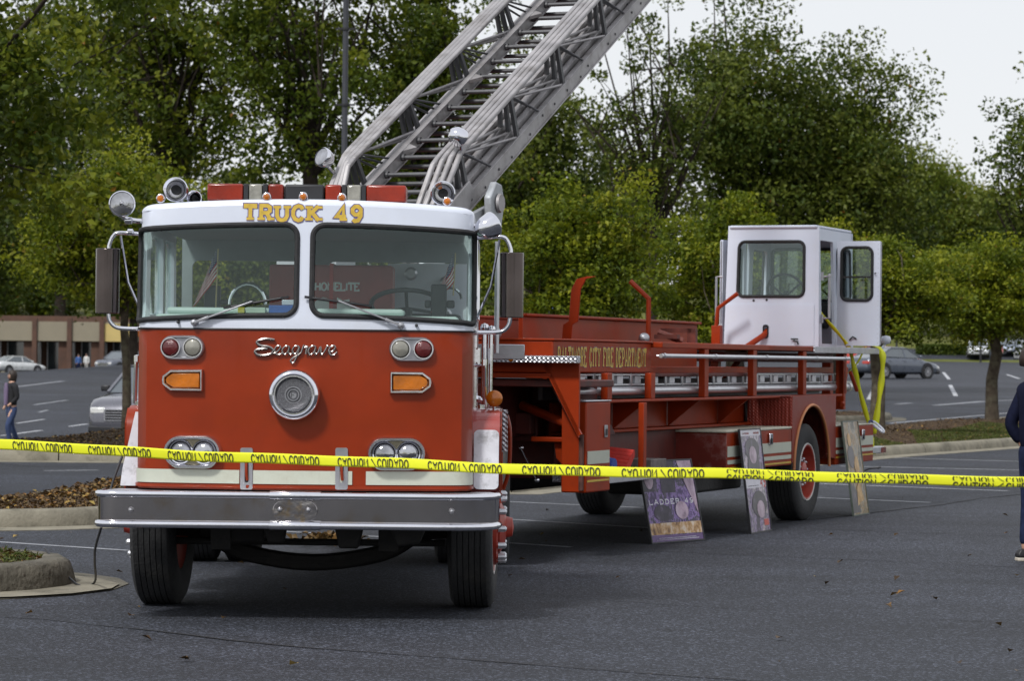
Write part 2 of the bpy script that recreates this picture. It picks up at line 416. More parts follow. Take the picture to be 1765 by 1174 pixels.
# upper white skin with two windshield openings and side door windows
def wsh(s0, s1):
    o = rrect(s0, s1, 0, 1, .09, 6); r = []
    for s, z in o:
        q = (min(1, max(0, z)))
        zz = (1.858 - .045*(abs(s)/1.1)**2) * (1-q) + (2.412 - .040*(abs(s)/1.1)**2) * q
        r.append((s, zz))
    return r
def rr2(s0, s1, rs=.075, rz=.075):
    # rounded rectangle following the sloping top and bottom edges
    o = []
    for cx, k, a0 in ((s1-rs, 0, -90), (s1-rs, 1, 0), (s0+rs, 1, 90), (s0+rs, 0, 180)):
        for j in range(8):
            a = R(a0 + 90*j/7); s = cx + rs*math.cos(a)
            zb = 1.855 - .045*(abs(s)/1.1)**2; zu = 2.415 - .042*(abs(s)/1.1)**2
            o.append((s, (zb+rz if k == 0 else zu-rz) + rz*math.sin(a)))
    return o
WL = rr2(-1.10, -.045); WR = rr2(.045, 1.10)
DW = [rrect(a, b, 1.86, 2.36, .05, 4) for a, b in ((1.30, 2.0), (-2.0, -1.30), (2.08, 2.6), (-2.6, -2.08))]
mb = MB(); mb.panel([(-SE, 1.768), (SE, 1.768)] + top_curve, [WL, WR] + DW, cab, .035, .085)
obj('windshield_surround', mb, WHITE, truck)
mb = MB(); mb.tube([cab(s/40, 1.769, .004) for s in range(-64, 65)], .006, 6); obj('beltline_seam', mb, BLACK, truck)
for W in (WL, WR):
    mb = MB(); pts = [cab(s, z, -.004) for s, z in W]
    # densify along the long edges
    dn = []
    for i, (s, z) in enumerate(W):
        s2, z2 = W[(i+1) % len(W)]; k = max(1, int(math.dist((s, z), (s2, z2))/.06))
        for j in range(k):
            ss = s+(s2-s)*j/k; zz = z+(z2-z)*j/k
            if k > 3 and abs(s2-s) > .3:
                zz = (1.855-.045*(abs(ss)/1.1)**2) if zz < 2.1 else (2.415-.042*(abs(ss)/1.1)**2)
            dn.append((ss, zz))
    P = [cab(s, z, .002) for s, z in dn]
    mb.tube(P + [P[0]], .017, 8, False); gk = obj('windshield_gasket', mb, BLACKR, truck)
    mb = MB(); mb.panel(dn, [], lambda s, z: cab(s, z, -.006), .004, .09); obj('windshield_glass', mb, WSGL, truck)
for W in DW:
    mb = MB(); P = [cab(s, z, .006) for s, z in W]; mb.tube(P + [P[0]], .014, 6, False); obj('door_window_frame', mb, CHROME, truck)
    mb = MB(); mb.panel(W, [], lambda s, z: cab(s, z, -.012), .004, .2); obj('door_window_glass', mb, WSGL, truck)
# roof
ss = [s/20 for s in range(-55, 56)]; rings = []
for j in range(6):
    a = R(90*j/5); ins = .07*(1-math.cos(a)); up = .045*math.sin(a)
    ring = []
    for s in ss:
        p = cab(s, zt(s), 0); c = Vector((0, 1.6, 0)); d = Vector((p.x, p.y-1.6)); l = d.length
        q = d * (1 - ins/l); ring.append(Vector((q.x, q.y+1.6, p.z-.005+up)))
    rings.append(ring)
for kk, dz in ((.82, .006), (.5, .012), (.15, .016)):
    ring = []
    for i, s in enumerate(ss):
        p = rings[5][i]; ring.append(Vector((p.x*kk, 1.6+(p.y-1.6)*kk, p.z+dz - (0))))
    rings.append(ring)
mb = MB(); n = len(ss)
vs = [p for r_ in rings for p in r_]; fs = []
for j in range(len(rings)-1):
    for i in range(n-1): fs.append((j*n+i, j*n+i+1, (j+1)*n+i+1, (j+1)*n+i))
    fs.append((j*n+n-1, j*n, (j+1)*n, (j+1)*n+n-1))
fs.append(tuple((len(rings)-1)*n+i for i in range(n)))
mb.add(vs, fs); obj('cab_roof', mb, WHITE, truck, smooth=50)
# headliner, rear wall, floor, dash, seats
mb = MB(); mb.box(-.98, .98, .55, 2.62, 2.40, 2.44); obj('headliner', mb, INTER, truck)
mb = MB(); mb.panel([(-1.0, .8), (1.0, .8), (1.0, 2.42), (-1.0, 2.42)], [rrect(-.93, -.12, 1.6, 2.26, .05), rrect(.0, .93, 1.6, 2.26, .05)], lambda x, z: Vector((x, 2.55, z)), .04, .3)
obj('cab_rear_wall', mb, mat('rear_wall_paint', (.20, .24, .24), .6), truck)
mb = MB(); mb.panel([(.42, 1.82), (.96, 1.82), (.96, 2.25), (.42, 2.25)], [], lambda x, z: Vector((x, 2.45, z)), .04, .3)
obj('white_rear_panel', mb, WHITE, truck)
for x, z in ((.58, 2.18), (.82, 2.12), (.82, 1.9)): mb = MB(); mb.lathe([(0, 2.40), (.03, 2.40), (.045, 2.415), (.045, 2.44)], T((x, 0, z)), 16); obj('round_gauge', mb, STEEL, truck)
mb = MB(); mb.box(-1.0, 1.0, .5, 2.5, .82, .86); obj('cab_floor', mb, UNDER, truck)
mb = MB(); mb.box(-.94, .94, .60, .98, 1.62, 1.862); mb.box(-.88, -.10, .66, .92, 1.863, 1.905); mb.box(.05, .60, .66, .92, 1.863, 1.905)
obj('dashboard', mb, DASH, truck, bevel=.02)
mb = MB(); mb.box(-.40, .40, 1.1, 2.5, .87, 1.80); obj('engine_cover', mb, INTER, truck, bevel=.04)
for sx_ in (-.68, .70):
    mb = MB(); mb.box(sx_-.24, sx_+.24, 1.5, 1.98, 1.2, 1.34); mb.box(sx_-.24, sx_+.24, 1.98, 2.1, 1.2, 1.9 if sx_ > 0 else 1.78)
    obj('seat', mb, BLACK, truck, bevel=.04)
mb = MB(); mb.box(.76, .86, .90, .97, 1.80, 2.07); mb.box(.86, .91, .92, .97, 1.92, 1.97); mb.box(.72, .76, .92, .97, 1.92, 1.97); obj('radio_box', mb, BLACK, truck, bevel=.01)
mb = MB(); mb.box(-.68, -.58, .98, 1.08, 1.80, 2.05); mb.box(-.58, -.52, .98, 1.04, 1.93, 1.96); obj('radio_box', mb, BLACK, truck, bevel=.01)
# steering wheel
def ring_pts(c, r, tilt, n=28, a0=0, a1=360, az=0):
    o = []
    for k in range(n+1):
        a = R(a0+(a1-a0)*k/n); v = Matrix.Rotation(R(tilt), 3, 'X') @ Vector((r*math.cos(a), r*math.sin(a), 0)); o.append(Vector(c)+Matrix.Rotation(R(az), 3, 'Z') @ v)
    return o
mb = MB(); mb.tube(ring_pts((.60, 1.18, 1.94), .23, -24), .015, 8, False); mb.tube([(.60, 1.18, 1.91), (.60, 1.0, 1.5)], .035, 8)
for a in (30, 150, 270):
    p = ring_pts((.60, 1.18, 1.94), .23, -24, 1, a, a)[0]; mb.tube([(.60, 1.18, 1.92), p], .011, 6)
obj('steering_wheel', mb, BLACK, truck)
mb = MB(); mb.tube([Vector((-.40+.115*math.cos(R(a)), .95, 1.93+.13*math.sin(R(a)))) for a in range(0, 181, 12)], .012, 8); obj('grab_handle', mb, CHROME, truck)
mb = MB(); mb.tube([Vector((.88+.07*math.cos(R(a)), 1.0, 1.98+.07*math.sin(R(a)))) for a in range(0, 200, 15)], .009, 6); obj('grab_handle', mb, CHROME, truck)

# lettering on the visor
def visor(x, z, l): return Vector((x, 0, z)) + Vector((0, cab(x*1.0, z).y - .004 - l, 0))
x0, wd_ = -.37, .71
for m_, g, l in ((PURPLE, .010, 0), (GOLD, 0, .0012)):
    words('unit_number_lettering', 'TRUCK 49', wd_, .090, .024, lambda x, z, q, l=l: visor(x0+x, 2.440+z, l+q), m_, lambda n_, b_, mm, **k: obj(n_, b_, mm, truck, **k), True, .44, g, 1.05)

# script emblem
em = {'S': [(300,110),(200,97),(110,118),(92,150),(140,180),(225,190),(282,225),(272,268),(200,293),(110,290),(70,262),(88,228),(180,215),(215,222)],
 'e': [(272,268),(320,262),(368,215),(360,182),(325,190),(305,235),(320,280),(365,283),(400,262)],
 'a': [(478,195),(440,183),(400,220),(398,268),(430,282),(465,245),(480,195),(468,262),(490,283),(520,262)],
 'g': [(592,190),(550,184),(518,225),(524,270),(556,272),(585,230),(600,190),(578,280),(540,368),(508,380),(495,355),(530,320),(590,285),(620,262)],
 'r': [(620,262),(652,172),(656,200),(695,190),(682,230),(676,280)],
 'a2': [(790,192),(752,183),(712,220),(706,268),(742,283),(778,245),(794,192),(780,262),(800,280),(825,255)],
 'v': [(825,255),(848,192),(852,275),(880,272),(915,215),(930,180),(945,195)],
 'e2': [(945,250),(990,248),(1022,205),(1005,180),(970,195),(948,240),(962,285),(1005,290),(1045,255)]}
root_e = MB(); first = True
for k, pts in em.items():
    P = []
    for q in catm(pts, 4):
        px = 430+q[0]/6.906; py = 570+q[1]/6.906; x = (px-882)/281.7+1.275; z = 1.6+(y0px(px)-py)/281.7
        P.append(Vector((x, cab(x, z).y-.014, z)))
    root_e.tube(P, .0085 if k == 'S' else .0062, 6)
obj('maker_script', root_e, mat('dim_reflection_chrome', (.30, .27, .25), .16, 1, 0, .3, 9, .1, 20), truck)  # chrome toned dark and brownish to imitate its dim reflections

def face(px, py, off=0):
    x = (px-882)/281.0+1.275; z = 1.6+(y0px(px)-py)/281.0
    s = x
    for _ in range(12):
        s += (x - cabxy(s)[0])*.9
    return cab(s, z, off)
def frame_at(px, py, off=0):
    p = face(px, py); q = face(px+4, py); d = (q-p).normalized(); n = Vector((d.y, -d.x, 0)).normalized()
    M = Matrix((d, -n, Vector((0, 0, 1)))).transposed().to_4x4(); M.translation = p + n*off   # local: x right, y into the cab, z up
    return M
def oval(w_, h_, n=10, x=0):
    r = h_/2; o = []
    for cx, a0 in ((w_/2-r, -90), (-w_/2+r, 90)):
        for k in range(n+1): a = R(a0+180*k/n); o.append((cx+r*math.cos(a), r*math.sin(a)))
    return o
def ringplate(mb, poly, y0, y1, inset, M=None):
    # a bezel: outer poly at y1 (back), inner rounded rim at y0
    n = len(poly); c = Vector((sum(p[0] for p in poly)/n, sum(p[1] for p in poly)/n))
    lay = []
    for f_, y in ((0, y1), (0, y0+.35*(y1-y0)), (inset*.3, y0), (inset*.8, y0), (inset, y0+.25*(y1-y0)), (inset, y1)):
        ring = []
        for i, p in enumerate(poly):
            a = Vector(poly[i-1]); b = Vector(poly[(i+1) % n]); t = (b-a).normalized(); nn = Vector((-t.y, t.x))
            q = Vector(p) + nn*f_; ring.append((q.x, y, q.y))
        lay.append(ring)
    vs = [v for r_ in lay for v in r_]; fs = []
    for j in range(len(lay)-1):
        for i in range(n): fs.append((j*n+i, j*n+(i+1) % n, (j+1)*n+(i+1) % n, (j+1)*n+i))
    mb.add(vs, fs, M)
def solid(mb, poly, y0, y1, M=None): mb.prism(poly, y0, y1, M)
# marker light pairs
for px, py, order in ((315, 599, (DREDL, CLEARL)), (709, 602, (CLEARL, DREDL))):
    M = frame_at(px, py); mb = MB(); ringplate(mb, oval(.276, .148), -.03, .0, .016); solid(mb, oval(.25, .12), -.012, 0)
    b = obj('marker_light_bezel', mb, STEEL, truck, M, bevel=0)
    for dx, m_ in ((-.07, order[0]), (.07, order[1])):
        mb = MB(); mb.lathe([(.0, -.052), (.025, -.050), (.045, -.042), (.053, -.028), (.053, -.012)], T((dx, 0, 0)), 24); obj('marker_lens', mb, m_, b)
        mb = MB(); mb.lathe([(.053, -.012), (.055, -.034), (.061, -.034), (.063, -.012)], T((dx, 0, 0)), 24); obj('lens_ring', mb, CHROME, b)
# turn signals
for px, py, sg in ((317, 655.5, -1), (707, 659.5, 1)):
    M = frame_at(px, py); mb = MB()
    poly = [(-.125,-.068),(.075,-.068),(.128,-.03),(.134,0),(.128,.03),(.075,.068),(-.125,.068)]
    if sg < 0: poly = [(-a, b) for a, b in reversed(poly)]
    ringplate(mb, poly, -.035, 0, .022); b = obj('turn_signal_bezel', mb, CHROME, truck, M, smooth=50)
    mb = MB(); q = [(a*.82 - sg*.002, b*.66) for a, b in poly]; solid(mb, q, -.026, 0); obj('amber_lens', mb, AMBER, b, bevel=.006)
# headlights
for px, py in ((335.5, 779), (684.5, 782)):
    M = frame_at(px, py); mb = MB(); ringplate(mb, oval(.362, .205, 14), -.05, 0, .026); b = obj('headlight_bezel', mb, CHROME, truck, M, smooth=60)
    mb = MB(); solid(mb, oval(.33, .17), -.012, 0); obj('bezel_backplate', mb, mat('bezel_gold_reflection', (.30, .27, .20), .2, 1), b)
    for dx in (-.073, .073):
        mb = MB(); mb.lathe([(0, -.055), (.03, -.052), (.052, -.043), (.064, -.026), (.066, -.012)], T((dx, 0, 0)), 28); obj('headlight', mb, LAMPG, b)
        mb = MB(); mb.lathe([(.064, -.012), (.066, -.034), (.073, -.036), (.077, -.03), (.078, -.012)], T((dx, 0, 0)), 28); obj('headlight_ring', mb, CHROME, b)
# siren
M = frame_at(510, 680.5)
mb = MB(); mb.lathe([(.150, 0), (.158, -.03), (.156, -.075), (.146, -.10), (.134, -.105), (.128, -.098), (.126, -.10), (.120, -.112), (.112, -.112), (.106, -.095), (.10, -.085)], None, 48); b = obj('siren_housing', mb, CHROME, truck, M, smooth=60)
mb = MB(); mb.lathe([(.107, -.085), (.10, -.098), (.08, -.108), (.055, -.112), (.048, -.108), (.0, -.108)], None, 48)
obj('siren_grille', mb, mat('siren_mesh', (.20, .20, .21), .45, .9, 0, .5, 160, .8, 260), b, smooth=60)
mb = MB(); mb.lathe([(.030, -.108), (.031, -.116), (.036, -.116), (.037, -.108)], None, 28); mb.lathe([(.046, -.108), (.047, -.114), (.052, -.114), (.053, -.108)], None, 28); mb.lathe([(0, -.116), (.02, -.116), (.026, -.108)], None, 20)
obj('siren_emblem', mb, STEEL, b)
mb = MB()
text(mb, 'F', .022, .032, .006, lambda x, z, q: Vector((x-.011, -.1175-q, z-.016)), False); obj('emblem_letter', mb, ALUD, b, smooth=0)
# tow hook slots
for px in (428.5, 591.5):
    M = frame_at(px, 807.5); mb = MB(); pr = rrect(-.038, .038, -.128, .128, .012, 3)
    mb.panel(pr, [rrect(-.011, .013, -.085, .07, .010, 3)], lambda x, z: Vector((x, -.012, z)), .012, .06); b = obj('tow_hook_plate', mb, STEEL, truck, M)
    mb = MB(); mb.box(-.014, .016, -.0035, -.001, -.09, .075); obj('slot_shadow_plate', mb, BLACK, b)
    mb = MB(); mb.tube([(0, 0, .06), (0, -.02, .03), (.002, -.026, -.03), (.006, -.012, -.07)], .009, 8); obj('tow_hook', mb, RED, b)

# bumper
bp_ = [(-1.22, .36), (-1.22, .10), (-1.205, .035), (-1.17, .008), (-1.1, 0), (0, 0), (.88, 0), (1.0, .012), (1.10, .05), (1.17, .12), (1.205, .22), (1.215, .36)]
def resamp(P, st=.05):
    o = []
    for a, b in zip(P, P[1:]):
        k = max(1, int(math.dist(a, b)/st)); o += [(a[0]+(b[0]-a[0])*j/k, a[1]+(b[1]-a[1])*j/k) for j in range(k)]
    return o + [P[-1]]
bq = resamp(bp_)
mb = MB(); nb = len(bq)
vs = [(x*.995, y+.019, .578) for x, y in bq] + [(x*.995, y+.009, .778) for x, y in bq]; mb.add(vs, [(i, i+1, i+1+nb, i+nb) for i in range(nb-1)]); mb.add([(x*.985, y+.014, z) for x, y, z in vs], [(i+nb, i+1+nb, i+1, i) for i in range(nb-1)])
bump = obj('bumper', mb, BUMPER, truck, smooth=60)
mb = MB(); mb.tube([(x*.992, y, .768) for x, y in bq], .021, 12); obj('bumper_rail', mb, CHROME, bump, smooth=60)
mb = MB(); mb.tube([(x*.992, y, .588) for x, y in bq], .022, 12); obj('bumper_rail', mb, CHROME, bump, smooth=60)
for z in (.768, .588):
    mb = MB(); mb.lathe([(.022, -.155), (.027, -.15), (.027, .15), (.022, .155)], T((-.015, 0, z)), 16, 'x'); obj('rail_sleeve', mb, CHROME, bump, smooth=60)
mb = MB(); mb.prism(oval(.27, .13), -.006, .008, T((-.015, .0, .678))); obj('bumper_badge_plate', mb, mat('badge_plate', (.42, .40, .40), .08, 1, 0, .1, 6, .3, 5, dirt_or_reflection=(.55, .33, .03), dfac=.9, dscale=7), bump, bevel=.004)  # yellow blotches in the plate colour stand in for reflections
for x, z in ((-1.0, .672), (-.105, .684), (.065, .684), (.925, .684)):
    mb = MB(); mb.lathe([(0, -.018), (.010, -.015), (.016, -.006), (.018, .012)], T((x, 0, z)), 14); obj('bumper_bolt', mb, STEEL, bump)
mb = MB(); mb.prism([(x, y+.02) for x, y in bq] + [(1.15, .6), (-1.15, .6)], .768, .774)
mb.v = [(x, z, y) for x, y, z in mb.v]; obj('bumper_deck', mb, TREAD, bump, smooth=0)

# fenders beside the cab
for sg in (-1, 1):
    prof = [(.70, .785), (.66, 1.15), (.68, 1.20), (.74, 1.26), (.85, 1.285), (1.9, 1.285), (2.0, 1.25), (2.06, 1.1), (2.06, 1.0)]
    mb = MB(); inner = [(y+(.02 if i > 1 else .02), z-.02) for i, (y, z) in enumerate(prof)]
    x0_, x1_ = (1.03, 1.205 if sg > 0 else 1.12)
    n_ = len(prof); vs = [(sg*x0_, y, z) for y, z in prof] + [(sg*x1_, y, z) for y, z in prof] + [(sg*x0_, y, z) for y, z in inner] + [(sg*x1_, y, z) for y, z in inner]
    fs = []
    for i in range(n_-1): fs += [(i, i+1, i+1+n_, i+n_), (i+2*n_, i+3*n_, i+1+3*n_, i+1+2*n_), (i+n_, i+1+n_, i+1+3*n_, i+3*n_), (i, i+2*n_, i+1+2*n_, i+1)]
    fs += [(0, n_, 3*n_, 2*n_), (n_-1, 3*n_-1, 4*n_-1, 2*n_-1)]
    mb.add(vs, fs); obj('front_fender', mb, PINK if sg > 0 else RED, truck, smooth=40)
    mb = MB(); mb.prism(rrect(1.045, 1.2, 0, .37, .03, 4) if sg > 0 else [(-1.04, 0), (-1.04, .46), (-1.065, .46), (-1.14, .10), (-1.15, 0)], 0, .008, T((0, .632, .79)) @ RX(-4)); obj('splash_plate', mb, SCUFFW, truck)
    # outer fender skirt with wheel arch
    arch = [(1.35+.60*math.cos(R(a)), .50+.60*math.sin(R(a))) for a in range(160, 19, -10)]
    mb = MB(); mb.prismx([(.68, .70)] + [p for p in arch if p[1] > .70] + [(2.06, .70), (2.06, 1.27), (.8, 1.27), (.68, 1.18)], *((1.206, 1.216) if sg > 0 else (-1.132, -1.122)))
    obj('fender_skirt', mb, RED, truck)
# step box, tread strip and rear quarter behind the cab door
for sg in (-1, 1):
    mb = MB(); mb.box(sg*1.06-.16, sg*1.06+.16, 2.1, 2.9, .60, 1.24); obj('side_locker', mb, REDT, truck, bevel=.015)
    mb = MB(); mb.box(sg*1.235-.018, sg*1.235+.018, 2.08, 2.14, .98, 1.26); obj('tread_strip', mb, TREAD, truck)
    mb = MB(); mb.tube(smooth_pts([(sg*1.225, 2.2, .72), (sg*1.262, 2.2, .85), (sg*1.268, 2.2, 1.1), (sg*1.245, 2.2, 1.22)], 4), .014, 8); obj('fender_edge', mb, RED, truck)
    mb = MB(); mb.tube([(sg*1.06, 1.62, .9), (sg*1.06, 1.62, .9)], .01); 
# amber marker on the fender
mb = MB(); mb.lathe([(0, -.022), (.03, -.020), (.045, -.010), (.052, 0)], T((1.168, .86, 1.352)), 24); mb.lathe([(.052, 0), (.05, .02), (.02, .035), (0, .036)], T((1.168, .86, 1.352)), 24)
b = obj('amber_marker', mb, AMBER, truck)
mb = MB(); mb.tube([(1.168, .87, 1.31), (1.168, .87, 1.28)], .012, 8); obj('marker_stem', mb, CHROME, truck)
# door hardware, grab bars, stack, mirrors
for sg in (-1, 1):
    e = sg
    mb = MB()
    for y in (1.06, 1.78): mb.box(min(e*1.036, e*1.052), max(e*1.036, e*1.052), y, y+.02, .86, 2.38)
    obj('door_edge_trim', mb, CHROME, truck)
    mb = MB()
    for z in (.95, 1.25, 1.62): mb.lathe([(.014, -.05), (.014, .05)], T((e*1.062, 1.04, z)), 10, 'z'); mb.box(min(e*1.036, e*1.06), max(e*1.036, e*1.06), .99, 1.03, z-.04, z+.04)
    obj('door_hinge', mb, CHROME, truck)
    mb = MB(); mb.tube([(e*1.04, .98, 1.56), (e*1.105, .98, 1.56), (e*1.11, .98, 1.30), (e*1.04, .98, 1.27)], .013, 8); mb.lathe([(0,-.02),(.02,-.01),(.02,.03),(0,.035)], T((e*1.1, .98, 1.57)), 10, 'z'); mb.lathe([(0,-.04),(.024,-.03),(.024,.03),(0,.035)], T((e*1.085, .98, 1.28)), 10, 'z')
    obj('door_handle_bar', mb, CHROME, truck)
mb = MB(); mb.tube([(1.10, 1.15, 1.78), (1.10, 1.15, 1.335)], .019, 10); mb.tube([(1.137, 1.15, 1.76), (1.137, 1.15, 1.335)], .016, 10); mb.tube([(1.03, 1.15, 1.35), (1.118, 1.15, 1.33)], .02, 8)
mb.lathe([(0, -.05), (.034, -.03), (.034, .02), (0, .04)], T((1.118, 1.15, 1.34)), 12, 'z')
obj('grab_pole', mb, CHROME, truck)
mb = MB(); mb.lathe([(0, -.03), (.022, -.02), (.03, 0), (.022, .022), (0, .03)], T((1.10, 1.10, 1.80)), 14, 'z'); mb.lathe([(0, -.026), (.02, -.02), (.026, 0), (.02, .02), (0, .026)], T((1.145, 1.10, 1.79)), 14, 'z'); obj('pole_finial', mb, CHROME, truck)
mb = MB(); mb.tube([(1.175, 1.3, 1.64), (1.175, 1.3, 2.36)], .016, 8); obj('mirror_post', mb, SILVER, truck)
mb = MB(); mb.box(.95, 1.36, 1.9, 1.96, 1.60, 1.70); obj('grey_cross_step', mb, STEEL, truck, bevel=.005)
for sg, yy in ((1, .82), (-1, .82)):
    xm = 1.262*sg
    rod = [(1.0*sg, yy+.05, 2.36), (1.19*sg, yy, 2.37), (1.235*sg, yy, 2.35), (1.258*sg, yy, 2.30), (1.262*sg, yy, 2.27)]
    mb = MB(); mb.tube(smooth_pts(rod, 4), .013, 8); mb.tube(smooth_pts([(1.03*sg, yy, 1.768), (1.16*sg, yy, 1.768), (1.22*sg, yy, 1.78), (1.255*sg, yy, 1.82), (1.262*sg, yy, 1.87)], 4), .013, 8)
    mb.tube([(1.04*sg, yy+.03, 1.83), (1.14*sg, yy, 2.06), (1.19*sg, yy, 2.35)], .009, 6)
    mb.lathe([(0, -.025), (.022, -.015), (.022, .015), (0, .025)], T((1.13*sg, yy, 2.375)), 10, 'x')
    obj('mirror_arm', mb, CHROME, truck, smooth=60)
    mb = MB(); prof = [(-.072, .03), (-.074, -.01), (-.055, -.045), (-.02, -.06), (.02, -.06), (.055, -.045), (.074, -.01), (.072, .03)]
    vs = [(a, b, -.205) for a, b in prof] + [(a, b, .205) for a, b in prof]; q = len(prof)
    mb.add(vs, [(i, (i+1) % q, (i+1) % q+q, i+q) for i in range(q)] + [tuple(reversed(range(q))), tuple(range(q, 2*q))])
    obj('wing_mirror', mb, mat('mirror_steel', (.12, .10, .095), .14, 1, 0, .2, 7, .015, 8), truck, T((xm+.008*sg, yy, 2.066)) @ RZ(6*sg), smooth=50, bevel=.005)
# spotlights on the cab corners
def spot(M, name='spotlight'):
    mb = MB(); mb.lathe([(.075, -.035), (.082, -.03), (.083, -.02), (.078, -.005), (.070, .04), (.048, .085), (.02, .105), (0, .108)], None, 28); b = obj(name, mb, CHROME, truck, M, smooth=70)
    mb = MB(); mb.lathe([(0, -.040), (.04, -.037), (.075, -.028)], None, 28); mb.lathe([(0, -.062), (.012, -.058), (.016, -.04)], None, 12); obj('spotlight_glass', mb, LAMPG, b, smooth=70)
    return b
spot(T((-1.145, .55, 2.537)) @ RZ(2) @ RX(-2)); spot(T((1.13, .62, 2.43)) @ RZ(122) @ RX(-25))
mb = MB(); mb.tube(smooth_pts([(-.99, .62, 2.44), (-1.06, .6, 2.435), (-1.13, .57, 2.45), (-1.145, .56, 2.47)], 4), .016, 8); mb.lathe([(0,-.03),(.022,-.02),(.022,.02),(0,.03)], T((-1.11, .58, 2.437)), 10, 'x')
obj('spotlight_bracket', MB().tube([(1.0, .62, 2.425), (1.08, .62, 2.43)], .014, 8), CHROME, truck)
obj('spotlight_bracket', mb, CHROME, truck, smooth=60)
# air horns with amber lights
for x, y, z, k, ln in ((-.826, .62, 2.635, 1, .5), (.836, .62, 2.63, 1, .5), (-.74, .9, 2.60, .62, .35)):
    mb = MB(); mb.lathe([(.020*k, .03), (.040*k, .0), (.046*k, -.01), (.050*k, .0), (.045*k, .06), (.033*k, .15), (.024*k, ln), (0, ln+.01)], None, 28)
    mb.v = [(a*1.55, b, c*1.55) for a, b, c in mb.v]; b = obj('air_horn', mb, CHROME, truck, T((x, y, z)), smooth=70)
    mb = MB(); mb.lathe([(.036*k, .004), (.03*k, .05), (0, .06)], None, 20); mb.v = [(a*1.5, c2, d*1.5) for a, c2, d in mb.v]; obj('horn_throat', mb, BLACK, b)
    mb = MB(); mb.box(-.015, .015, .1, .16, -.085*k-.01, -.03); mb.box(-.015, .015, .3, .36, -.085*k-.01, -.02); obj('horn_bracket', mb, CHROME, b)
def small_amber(x, y, z):
    mb = MB(); mb.lathe([(.026, .012), (.030, 0), (.027, -.010), (.023, -.012)], T((x, y, z)), 18); b = obj('amber_light_rim', mb, CHROME, truck)
    mb = MB(); mb.lathe([(0, -.030), (.015, -.027), (.021, -.016), (.023, -.008)], T((x, y, z)), 18); mb.lathe([(.02, .012), (0, .02)], T((x, y, z)), 18); obj('amber_lens', mb, AMBER, b)
    mb = MB(); mb.tube([(x, y+.01, z-.02), (x, y+.02, z-.06)], .008, 6); obj('light_stem', mb, CHROME, b)
for x, y, z in ((-.245, .46, 2.585), (-.018, .44, 2.588), (.218, .46, 2.585), (-.91, .56, 2.575), (.865, .56, 2.575)): small_amber(x, y, z)
# light bar
Mlb = T((-.011, .80, 2.567))
mb = MB(); mb.box(-.62, .62, -.13, .13, -.012, .004); mb.box(-.56, -.46, -.08, .08, -.05, -.012); mb.box(.46, .56, -.08, .08, -.05, -.012); lb = obj('light_bar', mb, STEEL, truck, Mlb, bevel=.004)
def lbx(px): return (px-882)/274.5+1.275+.011
for a, b_, m_, nm in ((357, 420, REDL, 'red_dome'), (428, 453, CLEARL, 'clear_dome'), (461, 489, REDL, 'red_dome'), (490, 558, BLACK, 'speaker_section'), (559, 588, REDL, 'red_dome'), (596, 622, CLEARL, 'clear_dome'), (629, 699, REDL, 'red_dome')):
    mb = MB(); x0_, x1_ = lbx(a), lbx(b_); mb.box(x0_+.003, x1_-.003, -.125, .125, .004, .112); obj(nm, mb, m_, lb, bevel=.012)
for a in (424, 457, 592, 625.5): mb = MB(); mb.box(lbx(a)-.014, lbx(a)+.014, -.1255, .1255, .004, .1125); obj('light_bar_divider', mb, BLACK, lb, bevel=.003)
# wipers
def wiper(piv, tip, b0, b1):
    P0, P1 = face(*piv, .03), face(*tip, .045)
    mb = MB(); mb.bar(P0, P1, .014, .010); mb.lathe([(0, -.05), (.018, -.045), (.022, -.01), (.022, 0)], frame_at(*piv), 12); mb.bar(P0, P0+(P1-P0)*.25, .026, .016)
    a = obj('wiper_arm', mb, STEEL, truck, bevel=.002)
    Q0, Q1 = face(*b0, .022), face(*b1, .022); Qm = (Q0+Q1)/2
    mb = MB(); mb.bar(Q0, Q1, .006, .016); mb.tube([Q0+(Q1-Q0)*.12+Vector((0, -.012, 0)), Qm+Vector((0, -.026, 0)), Q0+(Q1-Q0)*.88+Vector((0, -.012, 0))], .005, 6); obj('wiper_blade', mb, BLACK, a)
wiper((336, 556), (437, 520), (386, 531), (498, 512)); wiper((690, 561), (583, 519), (525, 512), (641, 528))
for px, py in ((307, 555), (717, 561)):
    mb = MB(); mb.lathe([(0, -.03), (.008, -.026), (.010, 0)], frame_at(px, py), 8); obj('washer_nozzle', mb, BLACK, truck)

